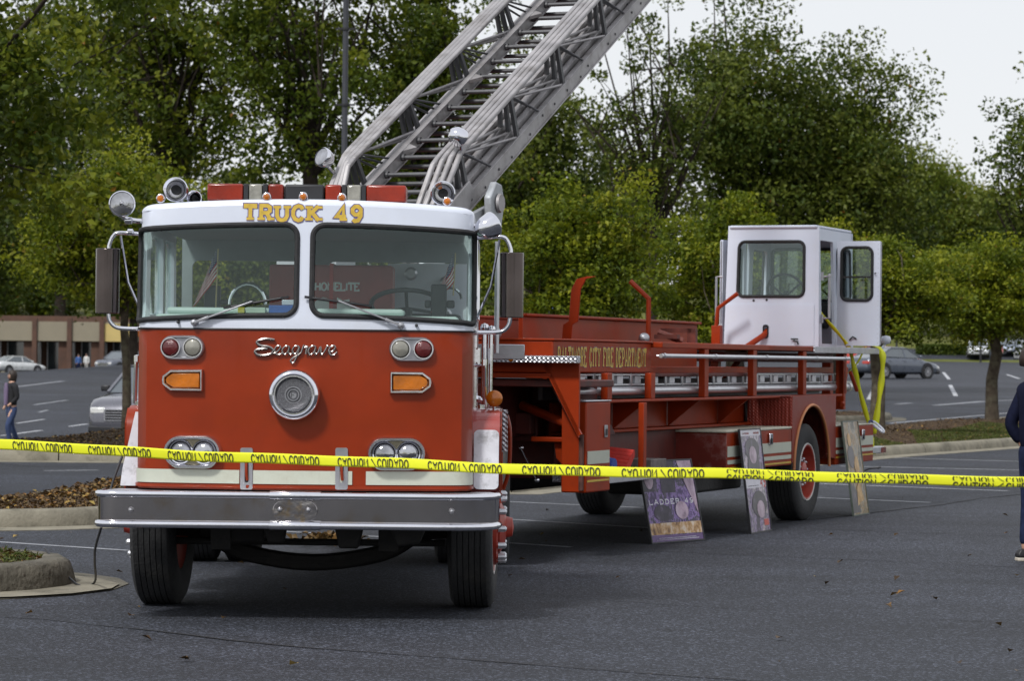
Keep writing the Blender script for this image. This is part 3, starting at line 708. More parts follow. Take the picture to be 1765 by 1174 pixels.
# wheels
def wheel(name, Rr, wdt, M, rimcol, dual=False, nuts=True, side=1, parent=truck):
    """axis along x; outer face towards +x*side"""
    w2 = wdt/2; prof = [(Rr*.56, -w2*.85), (Rr*.62, -w2*.98), (Rr*.8, -w2*1.04), (Rr*.93, -w2*.98), (Rr*.985, -w2*.84)]
    n5 = 6; tw = w2*1.6/n5
    for k in range(n5):
        a = -w2*.8 + k*tw; prof += [(Rr, a), (Rr, a+tw*.84)]
        if k < n5-1: prof += [(Rr-.014, a+tw*.86), (Rr-.014, a+tw*.98)]
    prof += [(Rr*.985, w2*.84), (Rr*.93, w2*.98), (Rr*.8, w2*1.04), (Rr*.62, w2*.98), (Rr*.56, w2*.85)]
    mb = MB(); mb.lathe([(r_, a) for r_, a in prof], None, 64, 'x'); mb.add([], [])
    t_ = obj('wheel', mb, TYRE, parent, M, smooth=30)
    s_ = side
    mb = MB(); rp = [(Rr*.575, w2*.86*s_), (Rr*.555, w2*.98*s_), (Rr*.535, w2*.95*s_), (Rr*.515, w2*.55*s_), (Rr*.50, w2*.1*s_), (Rr*.44, w2*.02*s_), (Rr*.36, w2*.12*s_), (Rr*.30, w2*.35*s_), (Rr*.22, w2*.38*s_), (Rr*.2, w2*.75*s_), (Rr*.13, w2*.82*s_), (0, w2*.84*s_)]
    mb.lathe(rp, None, 40, 'x'); mb.lathe([(Rr*.575, -w2*.86*s_), (Rr*.5, -w2*.6*s_), (0, -w2*.5*s_)], None, 24, 'x')
    obj('rim', mb, rimcol, t_, smooth=40)
    mb = MB(); mb.lathe([(Rr*.565, w2*.93*s_), (Rr*.575, w2*1.0*s_), (Rr*.59, w2*1.0*s_), (Rr*.60, w2*.93*s_)], None, 40, 'x'); obj('rim_ring', mb, mat('rim_edge_white', (.6, .58, .55), .5), t_, smooth=60)
    if nuts:
        mb = MB()
        for k in range(10):
            a = R(36*k+10); p = Vector((w2*.36*s_, Rr*.27*math.cos(a), Rr*.27*math.sin(a))); mb.tube([p, p+Vector((s_*.045, 0, 0)), p+Vector((s_*.058, 0, 0))], [.017, .016, .006], 6)
        obj('lug_nuts', mb, SILVER, t_, kind='stuff')
        mb = MB()
        for k in range(5):
            a = R(72*k+30); p = Vector((w2*.10*s_, Rr*.41*math.cos(a), Rr*.41*math.sin(a))); mb.lathe([(0, .012*s_+w2*.05*s_), (.028, .012*s_+w2*.05*s_)], T(p) , 12, 'x')
        obj('hand_hole', mb, BLACK, t_, kind='stuff')
    return t_
RIMR = mat('red_rim', (.34, .035, .018), .45, 0, .2, .2, 8, dirt_or_reflection=(.12, .05, .04), dfac=.5, dscale=6)
for sg in (-1, 1): wheel('wheel', .515, .275, T((1.04 if sg > 0 else -.965, 1.35, .515)) @ RZ(-2.5), RIMR, side=sg)
for sg in (-1, 1):
    wheel('wheel', .51, .26, T((sg*1.135, 5.4, .51)), RIMR, side=sg); wheel('wheel', .51, .26, T((sg*.82, 5.4, .51)), RIMR, side=sg, nuts=False)
# front hub with protruding nuts
for sg in (-1, 1):
    mb = MB(); mb.lathe([(.17, .0), (.17, sg*.07), (.12, sg*.10), (.07, sg*.11), (.06, sg*.15), (0, sg*.16)], T((1.14 if sg > 0 else -1.065, 1.35, .515)), 28, 'x'); hb = obj('wheel_hub', mb, RIMR, truck)
    mb = MB()
    for k in range(12):
        a = R(30*k); p = Vector((1.19 if sg > 0 else -1.115, 1.35+.215*math.cos(a), .515+.215*math.sin(a))); mb.tube([p, p+Vector((sg*.05, 0, 0)), p+Vector((sg*.06, 0, 0))], [.019, .017, .007], 8)
    mb.lathe([(.245, 0), (.245, sg*.045), (.19, sg*.052), (.17, sg*.02)], T((1.145 if sg > 0 else -1.07, 1.35, .515)), 28, 'x')
    obj('lug_ring', mb, [RIMR, ][0], hb)
    mb = MB()
    for k in range(12):
        a = R(30*k); p = Vector((1.20 if sg > 0 else -1.125, 1.35+.215*math.cos(a), .515+.215*math.sin(a))); mb.tube([p, p+Vector((sg*.045, 0, 0)), p+Vector((sg*.055, 0, 0))], [.021, .019, .008], 8)
    obj('lug_nuts', mb, SILVER, hb, kind='stuff')
# chassis: frame rails, axle, springs, engine sump
mb = MB()
for x in (-.43, .43): mb.box(x-.04, x+.04, .45, 6.2, .62, .86)
for y in (.4, 1.9, 3.2, 4.6, 6.1): mb.box(-.4, .4, y, y+.1, .64, .82)
obj('frame_rail', mb, UNDER, truck, bevel=.01)
mb = MB(); mb.tube(smooth_pts([(-.95, 1.35, .50), (-.7, 1.35, .47), (-.45, 1.33, .34), (0, 1.33, .275), (.45, 1.33, .34), (.7, 1.35, .47), (.95, 1.35, .50)], 5), .055, 8)
mb.tube([(-.86, 1.12, .42), (.86, 1.12, .42)], .022, 8); mb.tube([(.62, .5, .55), (.62, 1.2, .44)], .03, 8)
obj('front_axle', mb, UNDER, truck)
for x in (-.52, .52):
    mb = MB()
    for k in range(5):
        L_ = .62-.09*k; mb.tube([(x, 1.33-L_, .56+.04*(L_/.6)-.016*k), (x, 1.33, .47-.016*k+.02), (x, 1.33+L_, .56+.04*(L_/.6)-.016*k)], .02, 6)
    mb.prismx([(.55, .58), (.78, .58), (.72, .44), (.62, .40)], x-.06, x+.06)
    obj('leaf_spring', mb, UNDER, truck)
mb = MB(); mb.box(-.62, -.28, .95, 2.3, .42, .62); mb.box(-.26, .3, .95, 2.3, .56, .64); mb.box(-.36, .36, 1.7, 2.6, .52, .7); mb.tube([(0, 2.6, .58), (0, 5.2, .52)], .05, 10); mb.lathe([(0,-.25),(.15,-.2),(.22,0),(.15,.2),(0,.25)], T((0, 5.4, .51)), 18, 'x'); mb.tube([(-1, 5.4, .51), (1, 5.4, .51)], .08, 10)
mb.box(-.72, -.44, 1.2, 1.9, .40, .60); mb.prism([(-.25, .6), (-.1, .6), (-.12, .45), (-.22, .45)], .5, .62); mb.prism([(.18, .6), (.38, .6), (.34, .42), (.22, .42)], .5, .62); mb.prism([(.52, .6), (.78, .6), (.72, .46), (.58, .44)], .42, .52)
obj('drivetrain', mb, UNDER, truck, bevel=.015)
mb = MB(); mb.box(-1.0, 1.0, 3.3, 4.3, .55, .95); obj('fuel_tank', mb, UNDER, truck, bevel=.05)
mb = MB(); mb.box(-.55, .55, 4.3, 6.3, .87, .95); mb.lathe([(.5, .96), (.5, 1.02), (.45, 1.04), (0, 1.04)], T((0, 5.1, 0)), 32, 'z'); obj('fifth_wheel', mb, UNDER, truck, bevel=.01)
mb = MB(); mb.box(-.95, .95, 2.62, 3.5, .95, 1.45); obj('engine_deck', mb, DKRED, truck, bevel=.02)
# ------------------------------------------------------------------ fire truck: trailer (local x = lateral, y = rearwards, z = up)
KP = Vector((-1.2, 22.15, 0)); TM = T(KP - TR) @ RZ(-22)
TW = T(KP) @ RZ(-22)                       # the same frame in world space
def tobj(name, mb, m, parent=None, M=None, **k):
    if parent is None: return obj(name, mb, m, truck, TM @ M if M is not None else TM, **k)
    return obj(name, mb, m, parent, M, **k)
def bx(name, m, *b, bevel=.006, **k):
    mb = MB(); mb.box(*b); return tobj(name, mb, m, bevel=bevel, **k)
# lettered box at the front of the bed
mb = MB(); mb.box(-1.0, 1.0, 1.61, 4.0, 1.495, 1.755); tobj('front_deck_box', mb, REDT, bevel=.012)
mb = MB(); mb.box(-1.012, 1.012, 1.60, 4.01, 1.7555, 1.772); tobj('deck_box_lip', mb, REDT, bevel=.004)
for m_, g, l in ((PURPLE, .007, 0), (GOLD, 0, .0012)):
    words('department_lettering', 'BALTIMORE CITY FIRE DEPARTMENT', 2.13, .150, .019, lambda x, z, q, l=l: Vector((1.0015+l+q, 1.72+x, 1.550+z)), m_, lambda n_, b_, mm, **k: tobj(n_, b_, mm, **k), True, .38, g, .9)
bx('front_platform_edge', TREAD, -1.24, 1.24, 1.50, 1.60, 1.575, 1.632)
mb = MB(); mb.lathe([(0, -.016), (.016, -.012), (.022, 0)], T((.68, 1.498, 1.603)), 14); tobj('amber_marker', mb, AMBER)
bx('front_platform', REDT, -.98, .98, 1.605, 1.95, 1.45, 1.49)
for sg in (-1, 1):
    mb = MB(); mb.prism([(sg*.90, 1.574), (sg*1.225, 1.574), (sg*1.225, .98)], 1.61, 1.64); tobj('corner_gusset', mb, REDT)
    mb = MB(); mb.bar((sg*.93, 1.625, 1.57), (sg*1.235, 1.625, 1.0), .03, .03); tobj('gusset_edge', mb, REDT)
    # underside slope of the gooseneck seen as a dark plane behind the gusset
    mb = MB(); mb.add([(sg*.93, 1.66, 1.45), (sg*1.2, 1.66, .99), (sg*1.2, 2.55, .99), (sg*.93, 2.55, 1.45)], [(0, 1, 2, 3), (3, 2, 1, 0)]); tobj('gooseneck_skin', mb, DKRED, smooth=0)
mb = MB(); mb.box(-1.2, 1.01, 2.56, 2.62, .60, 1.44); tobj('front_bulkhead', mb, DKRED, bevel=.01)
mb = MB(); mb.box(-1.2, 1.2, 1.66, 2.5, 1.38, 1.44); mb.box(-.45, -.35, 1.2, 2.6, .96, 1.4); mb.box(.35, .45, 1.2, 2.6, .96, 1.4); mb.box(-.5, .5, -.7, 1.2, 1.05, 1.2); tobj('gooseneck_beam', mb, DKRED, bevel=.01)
mb = MB(); mb.box(.05, .60, 2.30, 2.5, .92, 1.22); mb.box(.44, .58, 2.2, 2.3, .98, 1.16); tobj('bracket_box', mb, DKRED, bevel=.01)
mb = MB(); mb.tube([(.50, 2.2, 1.22), (1.1, 1.85, 1.06), (1.14, 1.84, 1.0)], .04, 8); mb.box(.7, 1.13, 1.9, 2.3, .93, .97); mb.prism([(.88, .96), (1.1, .96), (1.08, .80), (.98, .72), (.90, .80)], 1.95, 2.0); tobj('landing_leg_arm', mb, REDT, bevel=.008)
mb = MB(); mb.tube([(.62, 1.9, .88), (.78, 1.85, .62)], .009, 6); mb.lathe([(0,-.02),(.02,0),(0,.02)], T((.62, 1.9, .88)), 8); mb.lathe([(0,-.02),(.02,0),(0,.02)], T((.78, 1.85, .62)), 8); tobj('crank_handle', mb, CHROME)
mb = MB(); mb.tube([(.18, 1.8, 1.10), (.32, 1.9, 1.12)], .018, 8); mb.lathe([(0, 0), (.04, -.01), (.04, -.05), (0, -.06)], T((.17, 1.8, 1.10)), 12); tobj('air_coupling', mb, CHROME)
# vertical locker with latch
LK = []
for sg in (-1, 1):
    a, b = sorted((sg*1.02, sg*1.235)); bx('front_locker', REDT, a, b, 1.76, 2.33, .53, 1.262, bevel=.012)
    a, b = sorted((sg*1.2355, sg*1.239)); bx('cream_stripe', CREAM, a, b, 1.79, 2.30, .76, .865, bevel=0)
    bx('gold_line', GOLD, a, b, 1.79, 2.30, .615, .632, bevel=0)
    a, b = sorted((sg*1.236, sg*1.246)); o = bx('latch', STEEL, a, b, 2.17, 2.24, .97, 1.07, bevel=.004)
    a, b = sorted((sg*1.2465, sg*1.249)); mb = MB(); mb.box(a, b, 2.185, 2.225, .985, 1.04); tobj('latch_recess', mb, BLACK)
    mb = MB(); mb.tube([(sg*1.20, 1.745, .55), (sg*1.20, 1.745, 1.0)], .022, 8); tobj('corner_hinge_post', mb, mat('rusty_hinge', (.10, .04, .03), .7, .2, 0, .4, 20))
bx('locker_top_trim', SILVER, 1.02, 1.24, 1.75, 2.34, 1.264, 1.276)
# posts, rails
UP = [2.70, 3.80, 5.29, 6.79, 8.50, 10.04]
for sg in (-1, 1):
    for i, u in enumerate(UP):
        a, b = sorted((sg*1.03, sg*1.09)); bx('rack_post', REDT, a, b, u-.06, u+.06, 1.27, 1.494 if i < 2 else 1.715, bevel=.006)
        mb = MB(); mb.prism([(sg*.72, 1.0), (sg*1.06, 1.268), (sg*.72, 1.268)], u-.012, u+.012)
        if i < 4: tobj('gusset', mb, REDT)
    a, b = sorted((sg*.98, sg*1.10)); bx('rack_top_rail', REDT, a, b, 4.01, 9.95, 1.716, 1.766)
    a, b = sorted((sg*.80, sg*.84)); bx('rack_inner_rail', REDT, a, b, 3.8, 10.4, 1.49, 1.55)
    a, b = sorted((sg*.86, sg*1.10)); bx('rack_shelf', REDT, a, b, 2.34, 9.9, 1.245, 1.268)
    mb = MB(); mb.tube([(sg*1.15, 3.82, 1.645), (sg*1.15, 9.95, 1.645)], .019, 10)
    hr = tobj('handrail', mb, SILVER, smooth=60)
    for u in (3.9, 5.35, 6.95, 8.7, 9.8):
        mb = MB(); mb.lathe([(.026, -.02), (.026, .02)], T((sg*1.15, u, 1.645)), 10, 'y'); mb.tube([(sg*1.15, u, 1.645), (sg*1.085, u, 1.645)], .010, 6); obj('handrail_bracket', mb, SILVER, hr)
for u in (4.3, 5.0, 6.2, 7.6, 9.2): bx('inner_post', DKRED, .30, .36, u-.04, u+.04, 1.27, 1.72)
# main frame web
for sg in (-1, 1):
    a, b = sorted((sg*.68, sg*.71)); bx('frame_web', REDT, a, b, 2.35, 10.6, 1.0, 1.243)
    a, b = sorted((sg*.68, sg*.80)); bx('frame_flange', REDT, a, b, 2.35, 10.6, .972, .999); 
mb = MB()
for u in (3.2, 5, 6.8, 8.3, 10): mb.box(-.67, .67, u-.05, u+.05, 1.02, 1.2)
tobj('frame_crossmember', mb, DKRED)
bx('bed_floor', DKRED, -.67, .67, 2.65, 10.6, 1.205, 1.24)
# cab-side bed walls
for sg in (-1, 1):
    a, b = sorted((sg*.42, sg*.46)); bx('ladder_bed_wall', REDT, a, b, 2.3, 6.9, 1.50, 1.96); a, b = sorted((sg*.40, sg*.50)); bx('bed_wall_lip', REDT, a, b, 2.29, 6.92, 1.961, 1.985)
bx('bed_end_wall', REDT, -.41, .41, 6.86, 6.90, 1.5, 1.95); bx('bed_floor_plate', DKRED, -.99, .99, 4.01, 7.0, 1.46, 1.49)
# bent guides
def strip(name, pts, w_, t_, ax='x'):
    mb = MB(); P = [Vector(p) for p in pts]; vs = []
    for p in P:
        if ax == 'x': vs += [p+Vector((-w_/2, 0, 0)), p+Vector((w_/2, 0, 0)), p+Vector((w_/2, t_, 0)), p+Vector((-w_/2, t_, 0))]
    n_ = len(P); fs = []
    for i in range(n_-1):
        for k in range(4): fs.append((i*4+k, i*4+(k+1) % 4, i*4+4+(k+1) % 4, i*4+4+k))
    fs += [(3, 2, 1, 0), tuple((n_-1)*4+k for k in range(4))]
    mb.add(vs, fs); return tobj(name, mb, REDT, bevel=.004)
strip('ladder_guide', [(.62, 2.9, 1.77), (.63, 2.9, 1.90), (.68, 2.9, 1.93), (.70, 2.9, 2.20), (.75, 2.9, 2.29), (.84, 2.9, 2.31)], .085, .02)
mb = MB(); mb.tube([(.62, 5.0, 1.77), (.62, 5.0, 2.17), (.44, 5.0, 2.33)], .024, 8); tobj('ladder_guide', mb, REDT)
mb = MB(); mb.tube([(-.34, 9.9, 1.77), (-.30, 9.9, 2.18), (-.08, 9.9, 2.34)], .024, 8); tobj('ladder_guide', mb, REDT)
for v, u, z in ((.46, 1.7, 1.81), (.72, 4.6, 1.80)):
    mb = MB(); mb.lathe([(0, -.035), (.035, -.03), (.05, -.012), (.052, 0), (.04, .03), (0, .05)], None, 22); tobj('work_lamp', mb, STEEL, None, T((v, u, z)) @ RZ(22), smooth=60)
mb = MB(); mb.box(.78, 1.0, 4.7, 4.78, 1.80, 1.84); mb.tube([(.8, 4.75, 1.86), (1.02, 4.8, 1.78)], .03, 8); mb.box(.96, 1.04, 5.1, 5.16, 1.766, 1.9); mb.box(.7, 1.0, 5.1, 5.14, 1.86, 1.90); tobj('ladder_clamp', mb, mat('greasy_clamp', (.13, .03, .02), .6, .2, 0, .4, 15))
mb = MB(); mb.box(-.55, -.40, 9.4, 9.5, 1.77, 1.90); mb.box(-.9, -.4, 9.3, 9.38, 1.88, 1.92); mb.tube([(-.8, 9.4, 1.86), (-.4, 9.3, 1.80)], .03, 8); mb.box(-.36, -.26, 9.85, 9.95, 1.77, 1.99); tobj('ladder_clamp', mb, REDT, bevel=.006)
# scuffed tool box and striped lockers
for sg in (-1, 1):
    a, b = sorted((sg*.36, sg*1.22)); bx('tool_locker', REDT, a, b, 5.5, 7.60, .585, .94, bevel=.008)
    a, b = sorted((sg*.37, sg*1.22)); bx('locker_front', REDSCUFF, a, b, 5.485, 5.4985, .60, .93, bevel=0)
    a, b = sorted((sg*.34, sg*1.225)); bx('locker_lid', mat('cream_deck_paint', (.52, .50, .40), .6, 0, 0, .1, 6, dirt_or_reflection=(.35, .22, .14), dfac=.5, dscale=8), a, b, 5.47, 7.60, .942, .965)
    a, b = sorted((sg*.72, sg*1.226))
    # wheel housing with arch
    arch = [(8.30+.64*math.cos(R(k)), .53+.64*math.sin(R(k))) for k in range(0, 181, 9)]
    mb = MB(); mb.prismx([(9.19, .60)] + [p for p in arch if p[1] > .60] + [(7.605, .60), (7.605, 1.262), (9.19, 1.262)], *sorted((sg*1.20, sg*1.226))); tobj('wheel_housing', mb, REDTREAD, smooth=30)
    mb = MB(); mb.box(*sorted((sg*.76, sg*1.198)), 7.61, 7.64, .60, 1.262); mb.box(*sorted((sg*.76, sg*1.198)), 9.16, 9.19, .60, 1.262); mb.box(*sorted((sg*.76, sg*1.2)), 7.61, 9.19, 1.24, 1.262); tobj('housing_box', mb, REDTREAD)
    mb = MB(); mb.tube([(sg*1.232, y, z) for y, z in arch], .016, 8); tobj('arch_trim', mb, mat('arch_trim_paint', (.45, .17, .06), .5), smooth=60)
    bx('wheel_well', BLACK, *sorted((sg*.72, sg*.76)), 7.64, 9.16, .62, 1.24)
    for u0, u1 in ((5.52, 7.58), (9.22, 10.71)):
        for z0, z1, m_ in ((.715, .815, CREAM), (.648, .686, CREAM), (.604, .620, GOLD)):
            a, b = sorted((sg*(1.2215 if u0 < 7 else 1.2215), sg*1.225)); bx('cream_stripe' if m_ is CREAM else 'gold_line', m_, a, b, u0, u1, z0, z1, bevel=0)
    a, b = sorted((sg*.5, sg*1.22)); bx('rear_locker', REDT, a, b, 9.20, 10.73, .535, .93, bevel=.008)
    bx('rear_locker_top', mat('cream_deck_paint', (.5, .5, .4)), *sorted((sg*.5, sg*1.222)), 9.2, 10.735, .932, .945)
    for u, z in ((6.85, .855), (10.25, .83)):
        a, b = sorted((sg*1.2255, sg*1.245)); bx('latch', CHROME, a, b, u-.05, u+.05, z-.055, z+.055, bevel=.006)
        a, b = sorted((sg*1.2455, sg*1.252)); bx('latch_paddle', BLACK, a, b, u-.02, u+.02, z-.045, z+.01, bevel=.003)
    # running board, back panel
    a, b = sorted((sg*.72, sg*1.22)); bx('running_board', TREAD, a, b, 2.34, 3.55, .585, .655)
    a, b = sorted((sg*.70, sg*.73)); bx('locker_back_panel', DKRED, a, b, 2.36, 5.5, .66, .97)
    a, b = sorted((sg*1.16, sg*1.21)); bx('rack_strut', REDT, a, b, 3.22, 3.30, .656, 1.243)
    bx('underbody_tank', UNDER, *sorted((sg*.45, sg*1.12)), 4.4, 6.3, .40, .585, bevel=.03)
bx('tail_beam', mat('reflective_tail', (.6, .6, .62), .4, .4, 0, .2, 20), -1.15, 1.15, 11.28, 11.36, .60, .68); bx('tail_side_rail', SILVER, 1.12, 1.2, 10.74, 11.27, .61, .68); bx('red_reflector', REDL, 1.201, 1.206, 11.15, 11.34, .61, .67, bevel=0)
bx('tail_side_rail', SILVER, -1.2, -1.12, 10.74, 11.27, .61, .68)
for sg in (-1, 1): 
    obj_ = wheel('wheel', .49, .30, TM @ T((sg*1.04, 8.30, .49)), RIMR, side=sg)
mb = MB(); mb.tube([(-.95, 8.3, .49), (.95, 8.3, .49)], .075, 10); mb.box(-.6, -.45, 7.5, 9.1, .6, .8); mb.box(.45, .6, 7.5, 9.1, .6, .8); tobj('tiller_axle', mb, UNDER, bevel=.01)
# small clutter hung at the rear of the rack
mb = MB(); mb.box(1.0, 1.09, 9.98, 10.06, 1.10, 1.72); mb.tube([(1.05, 10.2, 1.55), (1.05, 10.05, 1.2), (1.08, 9.95, 1.15)], .03, 8); mb.tube([(1.1, 10.2, 1.5), (1.12, 10.4, 1.3)], .022, 8); tobj('rear_bracket', mb, REDT, bevel=.005)
# tiller deck
bx('tiller_deck', REDT, -1.10, 1.10, 7.2, 11.45, 1.716, 1.757); bx('deck_tread_edge', TREAD, 1.101, 1.118, 8.75, 11.46, 1.70, 1.766)
bx('deck_tread_edge', TREAD, -1.118, -1.101, 8.75, 11.46, 1.70, 1.766)
bx('deck_underframe', DKRED, -.6, .6, 7.3, 11.3, 1.60, 1.70)
for u in (10.9,): bx('rear_upright', REDT, -.7, -.6, u-.06, u+.06, .95, 1.6); bx('rear_upright', REDT, .6, .7, u-.06, u+.06, .95, 1.6)
# tiller cab
ZB, ZT = 1.775, 3.086
def tf(x, z):     # front face, lower half slightly proud
    k = (z-ZB)/(ZT-ZB); lean = .10*(1-k)
    return Vector((x*(1-.04*k) + .22*.04*k, 10.22 - lean*.6, z))
def tpx(px, py): return (-.31+(px-1248)/163*1.064, ZB+(592-py)/204*(ZT-ZB))
wx0, wz0 = tpx(1268, 508); wx1, wz1 = tpx(1385, 415)
Wt = rrect(wx0, wx1, wz0, wz1, .07)
slot = rrect(*[tpx(1316, 576)[0], tpx(1324, 576)[0]], tpx(0, 578)[1], tpx(0, 557)[1], .02, 4)
mb = MB(); mb.panel([(-.315, ZB), (.755, ZB), (.755, ZT), (-.315, ZT)], [Wt, slot], tf, .03, .15); tc_ = tobj('tiller_cab', mb, TWHITE)
mb = MB(); mb.panel([(-.31, ZB+.005), (.705, ZB+.005), (.705, 2.225), (-.31, 2.225)], [slot], lambda x, z: tf(x, z)+Vector((0, -.008, 0)), .006, .2); tobj('lower_front_panel', mb, TWHITE)
mb = MB(); P = [tf(x, z)+Vector((0, -.004, 0)) for x, z in Wt]; mb.tube(P+[P[0]], .017, 8, False); tobj('window_gasket', mb, BLACKR)
mb = MB(); P = [tf(x, z)+Vector((0, -.010, 0)) for x, z in slot]; mb.tube(P+[P[0]], .009, 6, False); tobj('slot_gasket', mb, BLACKR)
mb = MB(); mb.panel(Wt, [], lambda x, z: tf(x, z)+Vector((0, .008, 0)), .004, .3); tobj('window_glass', mb, CLEARG)
mb = MB(); mb.box(-.275, .712, 10.20, 11.62, ZT-.03, ZT+.004); tobj('tiller_cab_roof', mb, TWHITE, bevel=.012)
# sides: opening from 10.3 to 10.8
for vx, t in ((.745, .03), (-.30, -.03)):
    s_ = 1 if t > 0 else -1
    f_ = (lambda y, z, vx=vx, s_=s_: Vector((vx - s_*.035*(z-ZB)/(ZT-ZB), y, z)))
    mb = MB()
    out = [(10.245, ZB), (11.6, ZB), (11.6, ZT-.03), (10.245, ZT-.03)]; hole = rrect(10.33, 10.84, ZB+.03, 2.93, .02, 2)
    if s_ > 0: mb.panel(out, [hole, rrect(10.98, 11.5, 2.32, 2.86, .06)], f_, .03, .3)
    else: mb.panel(out, [hole, rrect(10.98, 11.5, 2.32, 2.86, .06)], f_, -.03, .3)
    tobj('cab_side', mb, TWHITE)
    hp = [f_(y, z)+Vector((s_*.01, 0, 0)) for y, z in rrect(10.98, 11.5, 2.32, 2.86, .06)]
    mb = MB(); mb.tube(hp+[hp[0]], .015, 6, False); tobj('window_gasket', mb, BLACKR)
mb = MB(); mb.panel([(-.28, ZB), (.72, ZB), (.72, ZT-.03), (-.28, ZT-.03)], [rrect(-.20, .18, 2.30, 2.88, .06), rrect(.25, .64, 2.30, 2.88, .06)], lambda x, z: Vector((x, 11.6, z)), .03, .3); tobj('cab_back', mb, TWHITE)
for a, b in ((-.20, .18), (.25, .64)):
    hp = [Vector((x, 11.565, z)) for x, z in rrect(a, b, 2.30, 2.88, .06)]; mb = MB(); mb.tube(hp+[hp[0]], .02, 6, False); tobj('window_gasket', mb, BLACKR)
    mb = MB(); mb.box(a, b, 11.58, 11.585, 2.30, 2.88); tobj('window_glass', mb, CLEARG)
# doors
def tdoor(M):
    mb = MB(); mb.panel(rrect(0, .49, 0, 1.15, .015, 2), [rrect(.05, .40, .50, 1.08, .07)], lambda x, z: Vector((x, 0, z)), .035, .2); d = tobj('cab_door', mb, TWHITE, None, M)
    P = [Vector((x, -.004, z)) for x, z in rrect(.05, .40, .50, 1.08, .07)]
    mb = MB(); mb.tube(P+[P[0]], .017, 8, False); mb.box(.05, .40, -.012, .012, .745, .765); obj('door_window_gasket', mb, BLACKR, d)
    mb = MB(); mb.panel(rrect(.05, .40, .50, 1.08, .07), [], lambda x, z: Vector((x, .01, z)), .004, .3); obj('door_glass', mb, CLEARG, d)
    mb = MB(); mb.lathe([(.007, 0), (.007, 1.13)], T((.495, .018, .01)), 8, 'z'); obj('door_hinge', mb, STEEL, d)
    mb = MB(); mb.tube([(.15, -.01, .06), (.19, -.02, .10), (.23, -.01, .075)], .008, 6); mb.tube([(.43, -.01, .79), (.45, -.03, .80)], .006, 6); obj('door_catch', mb, BLACK, d)
    mb = MB()
    for k in range(22): mb.lathe([(0, -.0025), (.004, -.002), (.005, 0)], T((.468, 0, .03+.0515*k)), 6)
    obj('rivets', mb, STEEL, d, kind='stuff')
    return d
tdoor(T((.76, 10.86, 1.79)) @ RZ(-2)); tdoor(T((-.31, 10.84, 1.79)) @ RZ(-104.5))
mb = MB(); mb.tube([(.80, 10.22, 2.53), (.86, 10.20, 2.53), (.86, 10.20, 2.08), (.80, 10.22, 2.08)], .016, 8); mb.lathe([(0,-.025),(.024,-.01),(.024,.01),(0,.025)], T((.86, 10.2, 2.54)), 10, 'z'); mb.box(.75, .775, 10.24, 10.27, 2.49, 2.58); mb.box(.75, .775, 10.24, 10.27, 2.03, 2.12); tobj('grab_rail', mb, STEEL)
mb = MB(); mb.tube([(-.36, 10.22, 2.53), (-.42, 10.20, 2.53), (-.42, 10.20, 2.0), (-.36, 10.22, 2.0)], .014, 8); tobj('grab_rail', mb, STEEL)
# tiller cab interior
mb = MB(); c_ = (.25, 10.62, 2.38); mb.tube(ring_pts(c_, .21, -62, 30), .016, 8, False); mb.tube([c_, (.25, 10.5, 2.14), (.25, 10.4, 1.8)], .028, 8)
for a in (90, 210, 330): mb.tube([Vector(c_)+Vector((0, -.04, -.06)), ring_pts(c_, .21, -62, 1, a, a)[0]], .012, 6)
tobj('tiller_wheel', mb, BLACK)
mb = MB(); mb.lathe([(0, -.04), (.05, -.035), (.07, 0), (.06, .08)], T((.25, 10.50, 2.24)) , 18); tobj('wheel_hub', mb, STEEL)
mb = MB(); mb.box(.0, .5, 11.1, 11.5, 1.98, 2.1); mb.box(.0, .5, 11.5, 11.56, 2.1, 2.28); tobj('tiller_seat', mb, BLACK, bevel=.03)
mb = MB(); sp = tpx(1321, 570); p0 = tf(*sp); mb.tube([p0+Vector((0, .05, .03)), p0+Vector((-.02, -.05, -.03)), (p0.x-.16, 9.95, 1.76), (p0.x-.22, 9.80, 1.58), (p0.x-.42, 9.7, 1.28)], .032, 8); tobj('steering_linkage', mb, REDT)
sp = tpx(1371, 583); p0 = tf(*sp); mb = MB(); mb.tube([p0+Vector((-.04, -.03, .02)), p0+Vector((.04, -.03, .02))], .009, 6); mb.tube([p0+Vector((0, -.03, .02)), p0+Vector((0, -.05, 0)), p0+Vector((.04, -.05, -.01)), p0+Vector((.05, -.05, -.04))], .011, 6); tobj('drain_tap', mb, BLACK)
for px, py in ((1320, 514), (1297, 515)):
    p0 = tf(*tpx(px, py)); mb = MB(); mb.lathe([(0, -.012), (.01, -.01), (.014, 0)], T(p0), 8); tobj('bolt_head', mb, BLACK)
mb = MB(); mb.lathe([(0, -.05), (.045, -.04), (.058, 0), (.045, .04), (0, .05)], T((1.16, 11.46, 1.86)), 16, 'z'); mb.tube([(1.12, 11.4, 1.76), (1.16, 11.46, 1.82)], .012, 6); tobj('globe_lamp', mb, WHITE, smooth=80)
